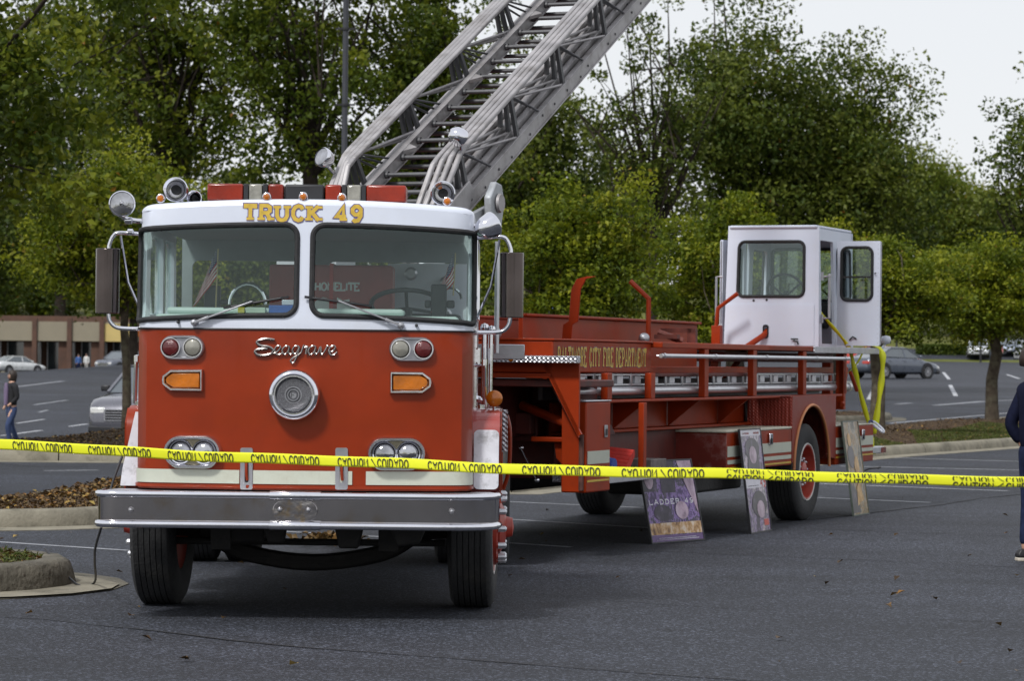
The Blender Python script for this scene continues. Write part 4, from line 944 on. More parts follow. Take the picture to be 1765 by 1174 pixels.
# turntable
mb = MB(); mb.lathe([(.68, 1.50), (.70, 1.60), (.66, 1.66), (0, 1.66)], T((0, .35, 0)), 40, 'z'); tobj('turntable', mb, DKRED, bevel=.01)
EP = R(27.1); O_ = Vector((0, .2, 2.36)); LE = Vector((0, math.cos(EP), math.sin(EP))); LN = Vector((0, -math.sin(EP), math.cos(EP)))
def lp(v, t, n=0): return O_ + LE*t + LN*n + Vector((v, 0, 0))
GREY = mat('turntable_grey', (.40, .42, .44), .5, .3, 0, .12, 6, dirt_or_reflection=(.2, .18, .16), dfac=.5, dscale=5)
for sg in (-1, 1):
    mb = MB(); mb.prismx([(-.35, 1.66), (.2, 1.66), (.35, 2.4), (1.16, 2.72), (1.18, 2.82), (.55, 2.66), (0, 2.5)], *sorted((sg*.555, sg*.60))); tobj('turntable_upright', mb, GREY, bevel=.01)
    mb = MB(); mb.prismx([(1.06, 2.62), (1.28, 2.66), (1.34, 2.85), (1.28, 2.99), (1.16, 3.01), (1.04, 2.88)], *sorted((sg*.62, sg*.68))); tobj('pulley_cover', mb, GREY, bevel=.012)
    mb = MB(); mb.lathe([(0, sg*.02), (.07, sg*.02), (.078, 0)], T((sg*.69, 1.2, 2.84)), 24, 'x'); tobj('pulley_cap', mb, ALU)
    mb = MB(); mb.tube([(sg*.38, .1, 1.7), (sg*.38, .62, 2.48)], .08, 14); mb.tube([(sg*.38, .5, 2.3), (sg*.38, .75, 2.66)], .045, 12); tobj('hydraulic_ram', mb, BLACK, smooth=60)
bx('turntable_console', GREY, -.5, .0, -.35, .0, 1.67, 2.35); bx('turntable_pedestal', GREY, -.5, .5, .2, 1.1, 1.67, 2.3)
# aerial ladder
LT0, LT1 = -.25, 17.0
ladder_root = None
for i in range(4):
    vi = .50-.066*i; nb_ = .048*i; nh = .475+.004*i; hh = .125-.006*i; vh = .50-.045*i
    mb = MB()
    for sg in (-1, 1):
        a = lp(sg*vi, LT0, nb_+hh/2); b = lp(sg*vi, LT1, nb_+hh/2); mb.bar(a, b, .036, hh, up=LN)
        a = lp(sg*vi, LT0, nb_+.004); b = lp(sg*vi, LT1, nb_+.004); mb.bar(a, b, .062, .012, up=LN)
        a = lp(sg*vi, LT0, nb_+hh+.002); b = lp(sg*vi, LT1, nb_+hh+.002); mb.bar(a, b, .055, .012, up=LN)
    sec = tobj('ladder_section', mb, ALU, bevel=.004)
    mb = MB()
    for sg in (-1, 1):
        st = .95-.08*i; pts = [lp(sg*(vi-.0), LT0+.1, .10+nb_), lp(sg*(vi+vh)/2, .42-.02*i, .27), lp(sg*vh, st, nh-.01), lp(sg*vh, st+.12, nh), lp(sg*vh, LT1, nh)]
        for p, q in zip(pts, pts[1:]): mb.bar(p, q+(q-p).normalized()*.01, .041, .036, up=LN)
    obj('handrail', mb, ALU, sec, None, bevel=.010)
    # bolts in the base beam
    if i < 3:
        mb = MB(); t = .2
        while t < 10:
            for dv in (0, .17): mb.lathe([(0, .004), (.011, .004), (.012, 0)], T(lp(vi+.021, t+dv*random.random()+dv, nb_+.035+.05*random.random())), 8, 'x')
            t += .62+.3*random.random()
        obj('rivets', mb, BLACK, sec, kind='stuff')
    if i < 3:
        nodes = [ .95 + 1.165*k for k in range(14)]
        for sg in (-1, 1):
            for k, t in enumerate(nodes):
                mb = MB(); mb.bar(lp(sg*vi, t, nb_+hh), lp(sg*vh, t, nh), .030, .046, up=LE); obj('truss_upright', mb, ALUD, sec)
                if k:
                    mb = MB(); mb.tube([lp(sg*vi, t-.02, nb_+hh), lp(sg*vh, t-1.165+.04, nh-.02)], .012, 6); obj('truss_diagonal', mb, ALU, sec)
                    mb = MB(); mb.tube([lp(sg*vi, t-.62, nb_+hh), lp(sg*vh, t-1.165+.05, nh-.02)], .010, 6); obj('truss_diagonal', mb, ALUD, sec)
                    
    t = .25 + .07*i
    rm = None
    while t < 13:
        if i in (0, 3) or (i in (1, 2) and False):
            if rm is None:
                mb = MB(); mb.lathe([(.019, -vi+.02), (.019, vi-.02)], None, 10, 'x'); mb.lathe([(.03, -vi+.02), (.03, -vi+.05)], None, 10, 'x'); mb.lathe([(.03, vi-.05), (.03, vi-.02)], None, 10, 'x'); rm = obj('rung', mb, ALUD, sec, T(lp(0, t, nb_+.06)))
            else: dup(rm, sec, T(lp(0, t, nb_+.06)))
        t += .355
    if i == 3:
        for k in range(1, 6):
            for sg in (-1, 1):
                mb = MB(); a = lp(sg*(vi-.02), 1.55*k, nb_+hh); mb.add([a, a+LE*.16, a-Vector((sg*.10, 0, 0))+LE*.08, a+LN*-.03, a+LE*.16-LN*.03, a-Vector((sg*.10, 0, 0))+LE*.08-LN*.03], [(0,1,2),(5,4,3),(0,3,4,1),(1,4,5,2),(2,5,3,0)]); obj('step_gusset', mb, ALU, sec, smooth=0)
# heel plates, pulleys and two scene lights on the ladder
for sg in (-1, 1):
    mb = MB(); mb.prismx([(p.y, p.z) for p in (lp(0, -.3, 0), lp(0, .75, .0), lp(0, 1.0, .13), lp(0, .95, .24), lp(0, .1, .22), lp(0, -.3, .12))], *sorted((sg*.526, sg*.545))); tobj('heel_plate', mb, ALU, bevel=.006)
mb = MB()
for k in range(3): mb.tube([lp(-.1+.1*k, 0, .03), lp(-.1+.1*k, 13, .03)], .008, 5)
tobj('hoist_cable', mb, BLACK)
def lamp2(c, M):
    mb = MB(); mb.lathe([(.072, -.04), (.08, -.03), (.078, 0), (.066, .045), (.04, .075), (0, .085)], None, 24); b = tobj('ladder_spotlight', mb, CHROME, None, T(c) @ M, smooth=70)
    mb = MB(); mb.lathe([(0, -.042), (.07, -.034)], None, 24); obj('spotlight_glass', mb, LAMPG, b)
lamp2(lp(.50, .98, .60), RZ(150) @ RX(25)); lamp2(lp(-.56, .72, .55), RZ(-20) @ RX(-20))
mb = MB(); mb.tube([lp(.50, .98, .48), lp(.50, .98, .56)], .014, 8); mb.tube([lp(-.50, .75, .38), lp(-.56, .72, .50)], .014, 8); tobj('lamp_bracket', mb, CHROME)

# ------------------------------------------------------------------ ground ladder stowed in the rack (a thing of its own)
gl = thing('ground_ladder', 'silver aluminium ladder stowed on edge in the open side rack of the red trailer', 'ladder', TW @ Vector((1.0, 1.80, 1.27)), R(-22))
mb = MB(); mb.tube([(-.02, 0, .07), (-.02, 8.7, .07)], .036, 12); obj('round_rail', mb, SILVER, gl, smooth=60)
mb = MB(); mb.box(-.10, -.02, 0, 8.55, .115, .13); mb.box(-.10, -.02, 0, 8.55, .20, .215); obj('side_rail', mb, SILVER, gl, bevel=.003)
rb = None
for k in range(19):
    u = .12+.46*k
    mb = MB(); mb.box(-.08, -.035, -.07, .07, .131, .199)
    if rb is None: rb = obj('rung_block', mb, mat('pale_rung', (.6, .6, .62), .5, .3), gl, T((0, u, 0)), bevel=.004)
    else: dup(rb, gl, T((0, u, 0)))
rb = None
for k in range(19):
    u = .35+.46*k; mb = MB(); mb.box(-.03, -.015, -.025, .025, .11, .218)
    if rb is None: rb = obj('rail_bracket', mb, STEEL, gl, T((0, u, 0)), bevel=.003)
    else: dup(rb, gl, T((0, u, 0)))
mb = MB(); mb.tube([(-.02, 8.7, .07), (-.02, 8.78, .07)], .05, 12); mb.box(-.1, .0, 8.6, 8.9, .09, .13); obj('ladder_foot', mb, SILVER, gl)
gl2 = thing('roof_ladder', 'dull ladder lying flat behind the silver one in the trailer side rack', 'ladder', TW @ Vector((.72, 2.0, 1.27)), R(-22))
mb = MB(); mb.box(0, .04, 0, 8.2, .0, .17); obj('side_rail', mb, ALUD, gl2)
# ------------------------------------------------------------------ ground
def asphalt_mat(name, base, sp=.10):
    m = bpy.data.materials.new(name); m.use_nodes = True; n = m.node_tree; b = n.nodes['Principled BSDF']; K = n.links.new
    tc = n.nodes.new('ShaderNodeTexCoord')
    def noise(s, d=6, r=.55, mp=None):
        q = n.nodes.new('ShaderNodeTexNoise'); q.inputs['Scale'].default_value = s; q.inputs['Detail'].default_value = d; q.inputs['Roughness'].default_value = r
        if mp:
            z = n.nodes.new('ShaderNodeMapping'); z.inputs['Scale'].default_value = mp; K(tc.outputs['Object'], z.inputs[0]); K(z.outputs[0], q.inputs['Vector'])
        else: K(tc.outputs['Object'], q.inputs['Vector'])
        return q
    a = noise(.22, 8, .6); r = n.nodes.new('ShaderNodeValToRGB'); r.color_ramp.elements[0].position = .32; r.color_ramp.elements[1].position = .68
    r.color_ramp.elements[0].color = [c*.55 for c in base]+[1]; r.color_ramp.elements[1].color = [c*1.40 for c in base]+[1]; K(a.outputs['Fac'], r.inputs[0])
    st = noise(1.0, 7, .65, (.12, 1.1, 1)); r3 = n.nodes.new('ShaderNodeMapRange'); r3.inputs[1].default_value = .35; r3.inputs[2].default_value = .7; r3.inputs[3].default_value = .78; r3.inputs[4].default_value = 1.2
    K(st.outputs['Fac'], r3.inputs[0])
    v = n.nodes.new('ShaderNodeTexVoronoi'); v.inputs['Scale'].default_value = 75; K(tc.outputs['Object'], v.inputs['Vector'])
    r2 = n.nodes.new('ShaderNodeValToRGB'); r2.color_ramp.interpolation = 'LINEAR'; r2.color_ramp.elements[0].color = (.45, .45, .45, 1); r2.color_ramp.elements[1].position = .8; r2.color_ramp.elements[1].color = (1.25, 1.25, 1.25, 1)
    e = r2.color_ramp.elements.new(.93); e.color = (5.5, 5.4, 5.2, 1); e2 = r2.color_ramp.elements.new(.4); e2.color = (.85, .85, .85, 1)
    sc_ = n.nodes.new('ShaderNodeSeparateColor'); K(v.outputs['Color'], sc_.inputs[0]); K(sc_.outputs[0], r2.inputs[0])
    m1 = n.nodes.new('ShaderNodeMix'); m1.data_type = 'RGBA'; m1.blend_type = 'MULTIPLY'; m1.inputs[0].default_value = 1; K(r.outputs[0], m1.inputs[6]); K(r3.outputs[0], m1.inputs[7])
    m2 = n.nodes.new('ShaderNodeMix'); m2.data_type = 'RGBA'; m2.blend_type = 'MULTIPLY'; m2.inputs[0].default_value = .85; K(m1.outputs[2], m2.inputs[6]); K(r2.outputs[0], m2.inputs[7])
    sn = noise(.55, 9, .7); r5 = n.nodes.new('ShaderNodeMapRange'); r5.inputs[1].default_value = .56; r5.inputs[2].default_value = .66; r5.inputs[3].default_value = 1; r5.inputs[4].default_value = .62; K(sn.outputs['Fac'], r5.inputs[0])
    dr = n.nodes.new('ShaderNodeTexVoronoi'); dr.inputs['Scale'].default_value = .9; K(tc.outputs['Object'], dr.inputs['Vector']); r6 = n.nodes.new('ShaderNodeMapRange'); r6.inputs[1].default_value = .03; r6.inputs[2].default_value = .10; r6.inputs[3].default_value = .5; r6.inputs[4].default_value = 1; K(dr.outputs['Distance'], r6.inputs[0])
    m3 = n.nodes.new('ShaderNodeMath'); m3.operation = 'MULTIPLY'; K(r5.outputs[0], m3.inputs[0]); K(r6.outputs[0], m3.inputs[1])
    m4 = n.nodes.new('ShaderNodeMix'); m4.data_type = 'RGBA'; m4.blend_type = 'MULTIPLY'; m4.inputs[0].default_value = 1; K(m2.outputs[2], m4.inputs[6]); K(m3.outputs[0], m4.inputs[7]); K(m4.outputs[2], b.inputs['Base Color'])
    b.inputs['Roughness'].default_value = .72; b.inputs['Specular IOR Level'].default_value = .4
    bp = n.nodes.new('ShaderNodeBump'); bp.inputs['Strength'].default_value = .5; bp.inputs['Distance'].default_value = .01
    K(v.outputs['Distance'], bp.inputs['Height']); K(bp.outputs[0], b.inputs['Normal'])
    return m
ASPH = asphalt_mat('asphalt', (.0180, .0202, .0272))
GRASS = mat('hill_grass', (.105, .115, .030), .9, 0, 0, .35, .25, .4, 8, dirt_or_reflection=(.16, .13, .05), dfac=.7, dscale=.3, spec=.1)
def sheet(name, xs, ys, dz, m, **k):
    mb = MB(); nx = len(xs)
    mb.v = [(x, y, H(x, y)+dz) for y in ys for x in xs]; mb.f = [(j*nx+i, j*nx+i+1, (j+1)*nx+i+1, (j+1)*nx+i) for j in range(len(ys)-1) for i in range(nx-1)]; mb.mi = [0]*len(mb.f)
    return obj(name, mb, m, smooth=180, kind='structure', **k)
def rng(a, b, s):
    o = []; x = a
    while x < b-1e-6: o.append(x); x += s
    return o + [b]
sheet('ground', rng(-800, -72, 60)+rng(-70, 90, 4)+rng(95, 800, 60), rng(-400, -45, 50)+rng(-40, 470, 5)+rng(480, 1500, 80), -.05, GRASS)
sheet('parking_lot', rng(-64, 80, 2), rng(-70, 266, 2), 0, ASPH)

PAINTW = mat('worn_white_paint', (.42, .43, .45), .7, 0, 0, .1, 3, dirt_or_reflection=(.07, .07, .08), dfac=.85, dscale=9)
PAINTW2 = mat('faded_white_paint', (.26, .27, .29), .7, 0, 0, .15, 3, dirt_or_reflection=(.06, .06, .07), dfac=.9, dscale=6)
def stripe(a, b, w_, m, dz=.004, name='painted_line', wob=0):
    P = [gp(*q) for q in (a if isinstance(a, list) else [a, b])]; pts = []
    for p, q in zip(P, P[1:]):
        k = max(1, int((q-p).length/(.35 if wob else 1.5))); pts += [p.lerp(q, j/k) for j in range(k)]
    pts.append(P[-1]); L_ = []; random.seed(int(pts[0].x*97+pts[0].y*13))
    mb = MB(); n_ = len(pts); vs = []
    for i, p in enumerate(pts):
        d = (pts[min(i+1, n_-1)]-pts[max(i-1, 0)]); d.z = 0; d.normalize(); nn = Vector((-d.y, d.x, 0))
        o = nn*(random.uniform(-wob, wob)); ww = w_*(1+(random.uniform(-.5, .6) if wob else 0))
        for s_ in (-1, 1):
            q = p+nn*ww/2*s_+o; vs.append((q.x, q.y, H(q.x, q.y)+dz))
    mb.add(vs, [(2*i+1, 2*i, 2*i+2, 2*i+3) for i in range(n_-1)])
    return obj(name, mb, m, smooth=0, kind='structure')
for a, b, w_, m_ in (((-60, 931), (227, 950), .09, PAINTW2), ((440, 914), (745, 931), .09, PAINTW2), ((800, 862), (1110, 876), .09, PAINTW2), ((800, 891), (1128, 911), .09, PAINTW2), ((840, 934), (987, 944), .08, PAINTW2),
        ((1450, 804), (1765, 811), .10, PAINTW), ((1440, 787), (1765, 796), .10, PAINTW), ((1405, 834), (1740, 847), .10, PAINTW), ((1400, 858), (1605, 867), .10, PAINTW),
        ((1535, 730), (1765, 710), .11, PAINTW), ((1545, 697), (1570, 695), .25, PAINTW2), ((1612, 699), (1696, 692), .3, PAINTW2), ((1700, 692), (1765, 689), .2, PAINTW2),
        ((1617, 630), (1624, 637), .16, PAINTW), ((1626, 642), (1636, 654), .16, PAINTW), ((1638, 664), (1648, 683), .16, PAINTW), ((1498, 689), (1509, 665), .16, PAINTW),
        ((1735, 641), (1757, 653), .16, PAINTW), ((1711, 627), (1727, 636), .16, PAINTW), ((1680, 617), (1692, 621), .16, PAINTW),
        ((0, 752), (152, 731), .12, PAINTW), ((30, 730), (78, 723), .10, PAINTW), ((68, 711), (83, 707), .11, PAINTW2), ((60, 698), (117, 690), .14, PAINTW2), ((78, 812), (172, 811), .10, PAINTW), ((20, 668), (110, 657), .2, PAINTW2)):
    stripe(a, b, w_, m_)
SEAM = mat('asphalt_seam', (.013, .013, .015), .85)
stripe([(-40, 1062), (75, 1068), (240, 1085), (400, 1104), (520, 1116), (880, 1143), (1100, 1160), (1320, 1176)], None, .022, SEAM, .005, 'asphalt_seam', .012)
stripe([(1070, 948), (1396, 962), (1800, 980)], None, .022, SEAM, .005, 'asphalt_seam', .012)
stripe([(1398, 912), (1800, 927)], None, .022, SEAM, .005, 'asphalt_seam', .012)
stripe([(1160, 921), (1290, 907), (1540, 881), (1620, 871), (1690, 860), (1790, 850)], None, .035, SEAM, .005, 'asphalt_crack', .03)
stripe([(1000, 846), (1190, 851), (1420, 823)], None, .03, SEAM, .005, 'asphalt_crack', .03)
stripe([(860, 1020), (1180, 1045), (1480, 1060), (1800, 1078)], None, .007, SEAM, .005, 'asphalt_crack', .02)
stripe([(0, 800), (90, 806), (230, 803)], None, .05, SEAM, .005, 'asphalt_crack', .03)

# ------------------------------------------------------------------ kerbed islands
CONC = mat('kerb_concrete', (.235, .215, .165), .85, 0, 0, .2, 3, .35, 35, dirt_or_reflection=(.055, .05, .035), dfac=.85, dscale=2.2, spec=.2)
CONCD = mat('dirty_kerb_concrete', (.125, .115, .09), .85, 0, 0, .3, 5, .9, 22, dirt_or_reflection=(.04, .036, .028), dfac=.85, dscale=3, spec=.2)
MULCH = mat('mulch_soil', (.055, .036, .022), .95, 0, 0, .4, 5, .9, 18, dirt_or_reflection=(.13, .09, .04), dfac=.6, dscale=7, spec=.1)
TURF = mat('island_turf_soil', (.06, .065, .022), .95, 0, 0, .4, 4, .7, 18, dirt_or_reflection=(.07, .045, .02), dfac=.7, dscale=2, spec=.1)
LEAFLIT = leafmat('leaf_litter', [(0, (.04, .024, .012)), (.35, (.09, .055, .022)), (.65, (.16, .10, .035)), (.85, (.24, .11, .025)), (1, (.34, .25, .07))], .1)
CHIP = leafmat('mulch_chips', [(0, (.035, .022, .013)), (.5, (.08, .05, .03)), (1, (.16, .12, .07))], 0)
BLADE = leafmat('grass_blades', [(0, (.05, .07, .014)), (.5, (.085, .115, .022)), (1, (.17, .17, .05))], .3)
def inpoly(P, pts):
    x, y = pts[:, 0], pts[:, 1]; c = np.zeros(len(pts), bool); j = len(P)-1
    for i in range(len(P)):
        a, b = P[i], P[j]
        t = ((a[1] > y) != (b[1] > y)) & (x < (b[0]-a[0])*(y-a[1])/(b[1]-a[1]+1e-12)+a[0]); c ^= t; j = i
    return c
def quads(name, C_, S, nrm_bias, tint, m, asp=.55, parent=None, kind=None, up=(0, 0, 1), seed=0, M=None, fold=.18):
    """many small leaf-shaped faces: C_ centres (n,3), S sizes (n,)"""
    rs = np.random.RandomState(seed); n_ = len(C_)
    N = rs.normal(size=(n_, 3)); N /= np.linalg.norm(N, axis=1)[:, None]; N += np.array(up)*nrm_bias; N /= np.linalg.norm(N, axis=1)[:, None]
    A = rs.normal(size=(n_, 3)); A -= N*(A*N).sum(1)[:, None]; A /= np.linalg.norm(A, axis=1)[:, None]; B = np.cross(N, A)
    s_ = S[:, None]
    V = np.stack([C_-A*s_*.5, C_+B*s_*asp*.5-A*s_*.05+N*s_*fold, C_+A*s_*.5, C_-B*s_*asp*.5-A*s_*.05+N*s_*fold], 1).reshape(-1, 3)
    me = bpy.data.meshes.new(name); me.vertices.add(n_*4); me.vertices.foreach_set('co', V.astype(np.float32).ravel())
    F = (np.arange(n_)*4)[:, None] + np.array([0, 1, 2, 0, 2, 3]); F = F.reshape(-1, 3)
    me.loops.add(len(F)*3); me.loops.foreach_set('vertex_index', F.ravel().astype(np.int32))
    me.polygons.add(len(F)); me.polygons.foreach_set('loop_start', (np.arange(len(F))*3).astype(np.int32)); me.polygons.foreach_set('loop_total', np.full(len(F), 3, np.int32))
    at = me.attributes.new('tint', 'FLOAT', 'POINT'); at.data.foreach_set('value', np.repeat(tint, 4).astype(np.float32))
    me.materials.append(m); me.update(calc_edges=True); me.validate()
    o = bpy.data.objects.new(name, me); COL.objects.link(o)
    if parent: o.parent = parent
    if M is not None: o.matrix_basis = M
    if kind: o['kind'] = kind
    return o
def spline_closed(P, st=.35):
    n_ = len(P); o = []
    for i in range(n_):
        a, b, c, d = (Vector(P[(i+k-1) % n_]) for k in range(4)); k = max(1, int((c-b).length/st))
        for j in range(k):
            t = j/k; o.append(.5*((2*b)+(c-a)*t+(2*a-5*b+4*c-d)*t*t+(3*b-a-3*c+d)*t**3))
    return o
def mound_h(P, mounds, x, y):
    return .165 + sum(h*math.exp(-((x-cx)/sx)**2-((y-cy)/sy)**2) for cx, cy, sx, sy, h in mounds)
def island(name, poly, mounds, cm, soil, kh=.17, litter=1500, chips=3000, grass=(), seed=1, apron=None, view=None):
    C_ = spline_closed(poly); n_ = len(C_); ar = sum(C_[i].x*C_[(i+1) % n_].y-C_[(i+1) % n_].x*C_[i].y for i in range(n_))
    if ar < 0: C_.reverse()
    root = None
    prof = [(.02, -.05), (.02, kh*.0), (.045, kh*.55), (.07, kh*.88), (.11, kh), (.24, kh), (.26, kh-.02), (.26, -.05)]
    gut = [(-.34, -.04), (-.34, .006), (.02, .014), (.02, -.04)]
    nr = []
    for i in range(n_):
        d = (C_[(i+1) % n_]-C_[i-1]).normalized(); nr.append(Vector((-d.y, d.x)))
    seg = []; acc = 0; cur = [0]
    for i in range(1, n_+1):
        acc += (C_[i % n_]-C_[i-1]).length; cur.append(i)
        if acc > 2.9: seg.append(cur); cur = [i]; acc = 0
    if len(cur) > 1: seg.append(cur)
    inner = [C_[i]+nr[i]*.255 for i in range(n_)]
    # soil surface
    mb = MB(); k_ = [Vector(p) for p in inner]; xs = [p.x for p in k_]; ys = [p.y for p in k_]; st = .4; vs = list(k_); x = min(xs)
    pl = [(p.x, p.y) for p in k_]; gx = np.arange(min(xs), max(xs), st); gy = np.arange(min(ys), max(ys), st); G = np.array([(a, b) for a in gx for b in gy]); G = G[inpoly(pl, G)]
    vs += [Vector(p) for p in G]; r = geometry.delaunay_2d_cdt(vs, [(i, (i+1) % n_) for i in range(n_)], [], 1, 1e-4)
    rs = np.random.RandomState(seed)
    def edge_fall(x, y):
        d = min((x-p.x)**2+(y-p.y)**2 for p in k_[::2])**.5; return min(1, d/.9)
    V = []
    for v in r[0]:
        e = edge_fall(v.x, v.y); V.append((v.x, v.y, H(v.x, v.y)+kh-.03+e*(mound_h(pl, mounds, v.x, v.y)-.165+.05)+(rs.rand()-.5)*.03*e))
    mb.add(V, [tuple(f) for f in r[2]]); root = obj(name, mb, soil, smooth=180, kind='structure')
    def hz(P): return np.array([H(x, y)+kh-.03+edge_fall(x, y)*(mound_h(pl, mounds, x, y)-.165+.05) for x, y in P])
    for cur in seg:
        mb = MB(); a = []
        for q, i in enumerate(cur):
            sh = .010*(1 if q == 0 else -1 if q == len(cur)-1 else 0); i = i % n_; c = C_[i]; t = Vector((nr[i].y, -nr[i].x))
            for o_, z in prof: p = c+nr[i]*o_+t*sh; a.append((p.x, p.y, H(p.x, p.y)+z))
        w_ = len(prof); fs = [(j*w_+k, j*w_+(k+1) % w_, (j+1)*w_+(k+1) % w_, (j+1)*w_+k) for j in range(len(cur)-1) for k in range(w_)]
        fs += [tuple(reversed(range(w_))), tuple((len(cur)-1)*w_+k for k in range(w_))]
        mb.add(a, [tuple(reversed(f)) for f in fs]); obj('kerb_section', mb, cm, root, smooth=50)
    mb = MB(); w_ = len(gut); a = []
    for i in range(n_):
        for o_, z in gut: p = C_[i]+nr[i]*o_; a.append((p.x, p.y, H(p.x, p.y)+z))
    mb.add(a, [(i*w_+k+1, i*w_+k, ((i+1) % n_)*w_+k, ((i+1) % n_)*w_+k+1) for i in range(n_) for k in range(w_-1)])
    obj('gutter', mb, cm, root, smooth=0)
    if apron:
        mb = MB(); mb.add([(p[0], p[1], H(*p)+.011) for p in apron], [tuple(range(len(apron)))]); obj('concrete_apron', mb, cm, root, smooth=0)
    def scat(nm, cnt, size, bias, m, asp, lift, poly2=None, sd=0, up=(0, 0, 1)):
        r2 = np.random.RandomState(seed*7+sd); pts = []
        P2 = poly2 or pl; bx0 = [min(p[0] for p in P2), max(p[0] for p in P2), min(p[1] for p in P2), max(p[1] for p in P2)]
        q = np.stack([r2.uniform(bx0[0], bx0[1], cnt*3), r2.uniform(bx0[2], bx0[3], cnt*3)], 1); ok = inpoly(pl, q)
        if poly2: ok &= inpoly(poly2, q)
        q = q[ok][:cnt]
        if not len(q): return
        z = hz(q)+lift*r2.rand(len(q)); C3 = np.column_stack([q, z])
        quads(nm, C3, size*(.5+r2.rand(len(q))), bias, r2.rand(len(q)), m, asp, root, 'stuff', up, seed+sd)
    if chips: scat('mulch', chips*2, .038, 1.2, CHIP, .35, .02, None, 1)
    if litter: scat('leaf_litter', int(litter*1.7), .05, 1.6, LEAFLIT, .7, .04, None, 2)
    for gpoly, cnt in grass: scat('grass', cnt, .055, .0, BLADE, .18, .03, gpoly, 3, (0, 0, 0))
    return root, hz
I1 = [(-9.5, 18.85), (-7, 18.88), (-4.3, 18.95), (-3.45, 19.2), (-3.02, 19.85), (-3.1, 20.6), (-3.7, 21.2), (-4.6, 21.4), (-7, 21.4), (-9.5, 21.4)]
island('near_kerbed_island', I1, [(-6, 20.2, 2.5, .9, .06)], CONCD, TURF, .19, 900, 1500, [([(-10, 18), (-3, 18), (-3, 22), (-10, 22)], 9000)], 1)
mb = MB(); ap = [(-3.0, 19.35), (-2.80, 19.5), (-2.68, 19.85), (-2.70, 20.15), (-2.85, 20.5), (-3.1, 20.8), (-3.35, 20.5), (-3.3, 19.5), (-3.6, 19.0), (-3.3, 19.05)]
mb.add([(x, y, .017) for x, y in [(-3.75, 18.72), (-3.25, 18.92), (-2.9, 19.25), (-2.70, 19.7), (-2.70, 20.1), (-2.88, 20.5), (-3.2, 20.9), (-3.6, 20.9), (-3.6, 19.5)]], [tuple(range(9))]); obj('concrete_apron', mb, CONC, smooth=0, kind='structure')
I2 = [(-11, 25.0), (-7, 25.7), (-4.67, 26.5), (-3.7, 27.3), (-3.1, 29.2), (-3.2, 32.5), (-3.9, 34.6), (-4.5, 33.6), (-4.9, 31), (-5.4, 28.9), (-8, 27.8), (-11, 27.3)]
island('leafy_verge', I2, [(-4.2, 31.5, 1.2, 2.4, .14)], CONC, MULCH, .17, 5200, 7000, [([(-11, 25), (-5.4, 26), (-5.4, 29.5), (-11, 28)], 2500)], 2)
I3 = [(-16, 42.2), (-11, 42.7), (-7.6, 43.3), (-5, 43.6), (-3.6, 45), (-3.1, 50), (-3.8, 56), (-5.6, 59), (-7.8, 57), (-8.7, 51), (-9.6, 46.6), (-12, 45.5), (-16, 45.2)]
island('mulch_mound_island', I3, [(-5.7, 53, 1.5, 4.0, .30)], CONC, MULCH, .17, 1800, 9000, (), 3)
I4 = [(.0, 34.6), (.41, 35.4), (3.2, 42.1), (6.03, 48.8), (7.41, 51.6), (9.5, 55.7), (14, 65), (18, 74), (17, 77), (14, 75.5), (10, 68.5), (6, 61), (2.5, 52), (.3, 43), (-.5, 37.5), (-.5, 35.2)]
r4, hz4 = island('tree_row_island', I4, [(10.5, 65, 2.4, 3, .12), (6.6, 56, 2, 3, .12)], CONC, MULCH, .17, 2200, 9000, [([(7.2, 51), (12.6, 60), (10.4, 64), (7.9, 58)], 15000), ([(5.6, 47), (7.3, 50), (6.6, 53), (5.2, 50)], 3500)], 4)
I5 = [(-3, 67.5), (4, 70.5), (8.9, 73.2), (9.9, 75.3), (9.4, 77.2), (4, 75), (-3, 71)]
island('far_mulch_island', I5, [], CONCD, MULCH, .15, 500, 2500, (), 5)

# ------------------------------------------------------------------ trees
BARK = mat('bark', (.085, .068, .05), .95, 0, 0, .4, 6, 1.0, 14, dirt_or_reflection=(.16, .17, .11), dfac=.6, dscale=3, spec=.1)
BARKD = mat('dark_bark', (.035, .028, .022), .95, 0, 0, .4, 3, .8, 9, spec=.1)
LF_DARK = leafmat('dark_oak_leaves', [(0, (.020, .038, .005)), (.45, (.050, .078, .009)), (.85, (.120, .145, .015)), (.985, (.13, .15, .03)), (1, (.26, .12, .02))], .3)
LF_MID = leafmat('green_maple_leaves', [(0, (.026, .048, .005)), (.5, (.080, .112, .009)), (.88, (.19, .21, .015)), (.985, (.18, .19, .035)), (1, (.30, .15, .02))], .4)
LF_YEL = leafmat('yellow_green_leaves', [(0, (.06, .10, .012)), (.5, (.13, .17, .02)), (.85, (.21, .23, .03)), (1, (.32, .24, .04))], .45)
LF_SMALL = leafmat('small_tree_leaves', [(0, (.040, .068, .005)), (.45, (.12, .158, .009)), (.8, (.27, .285, .016)), (.95, (.24, .24, .04)), (1, (.30, .17, .03))], .42)
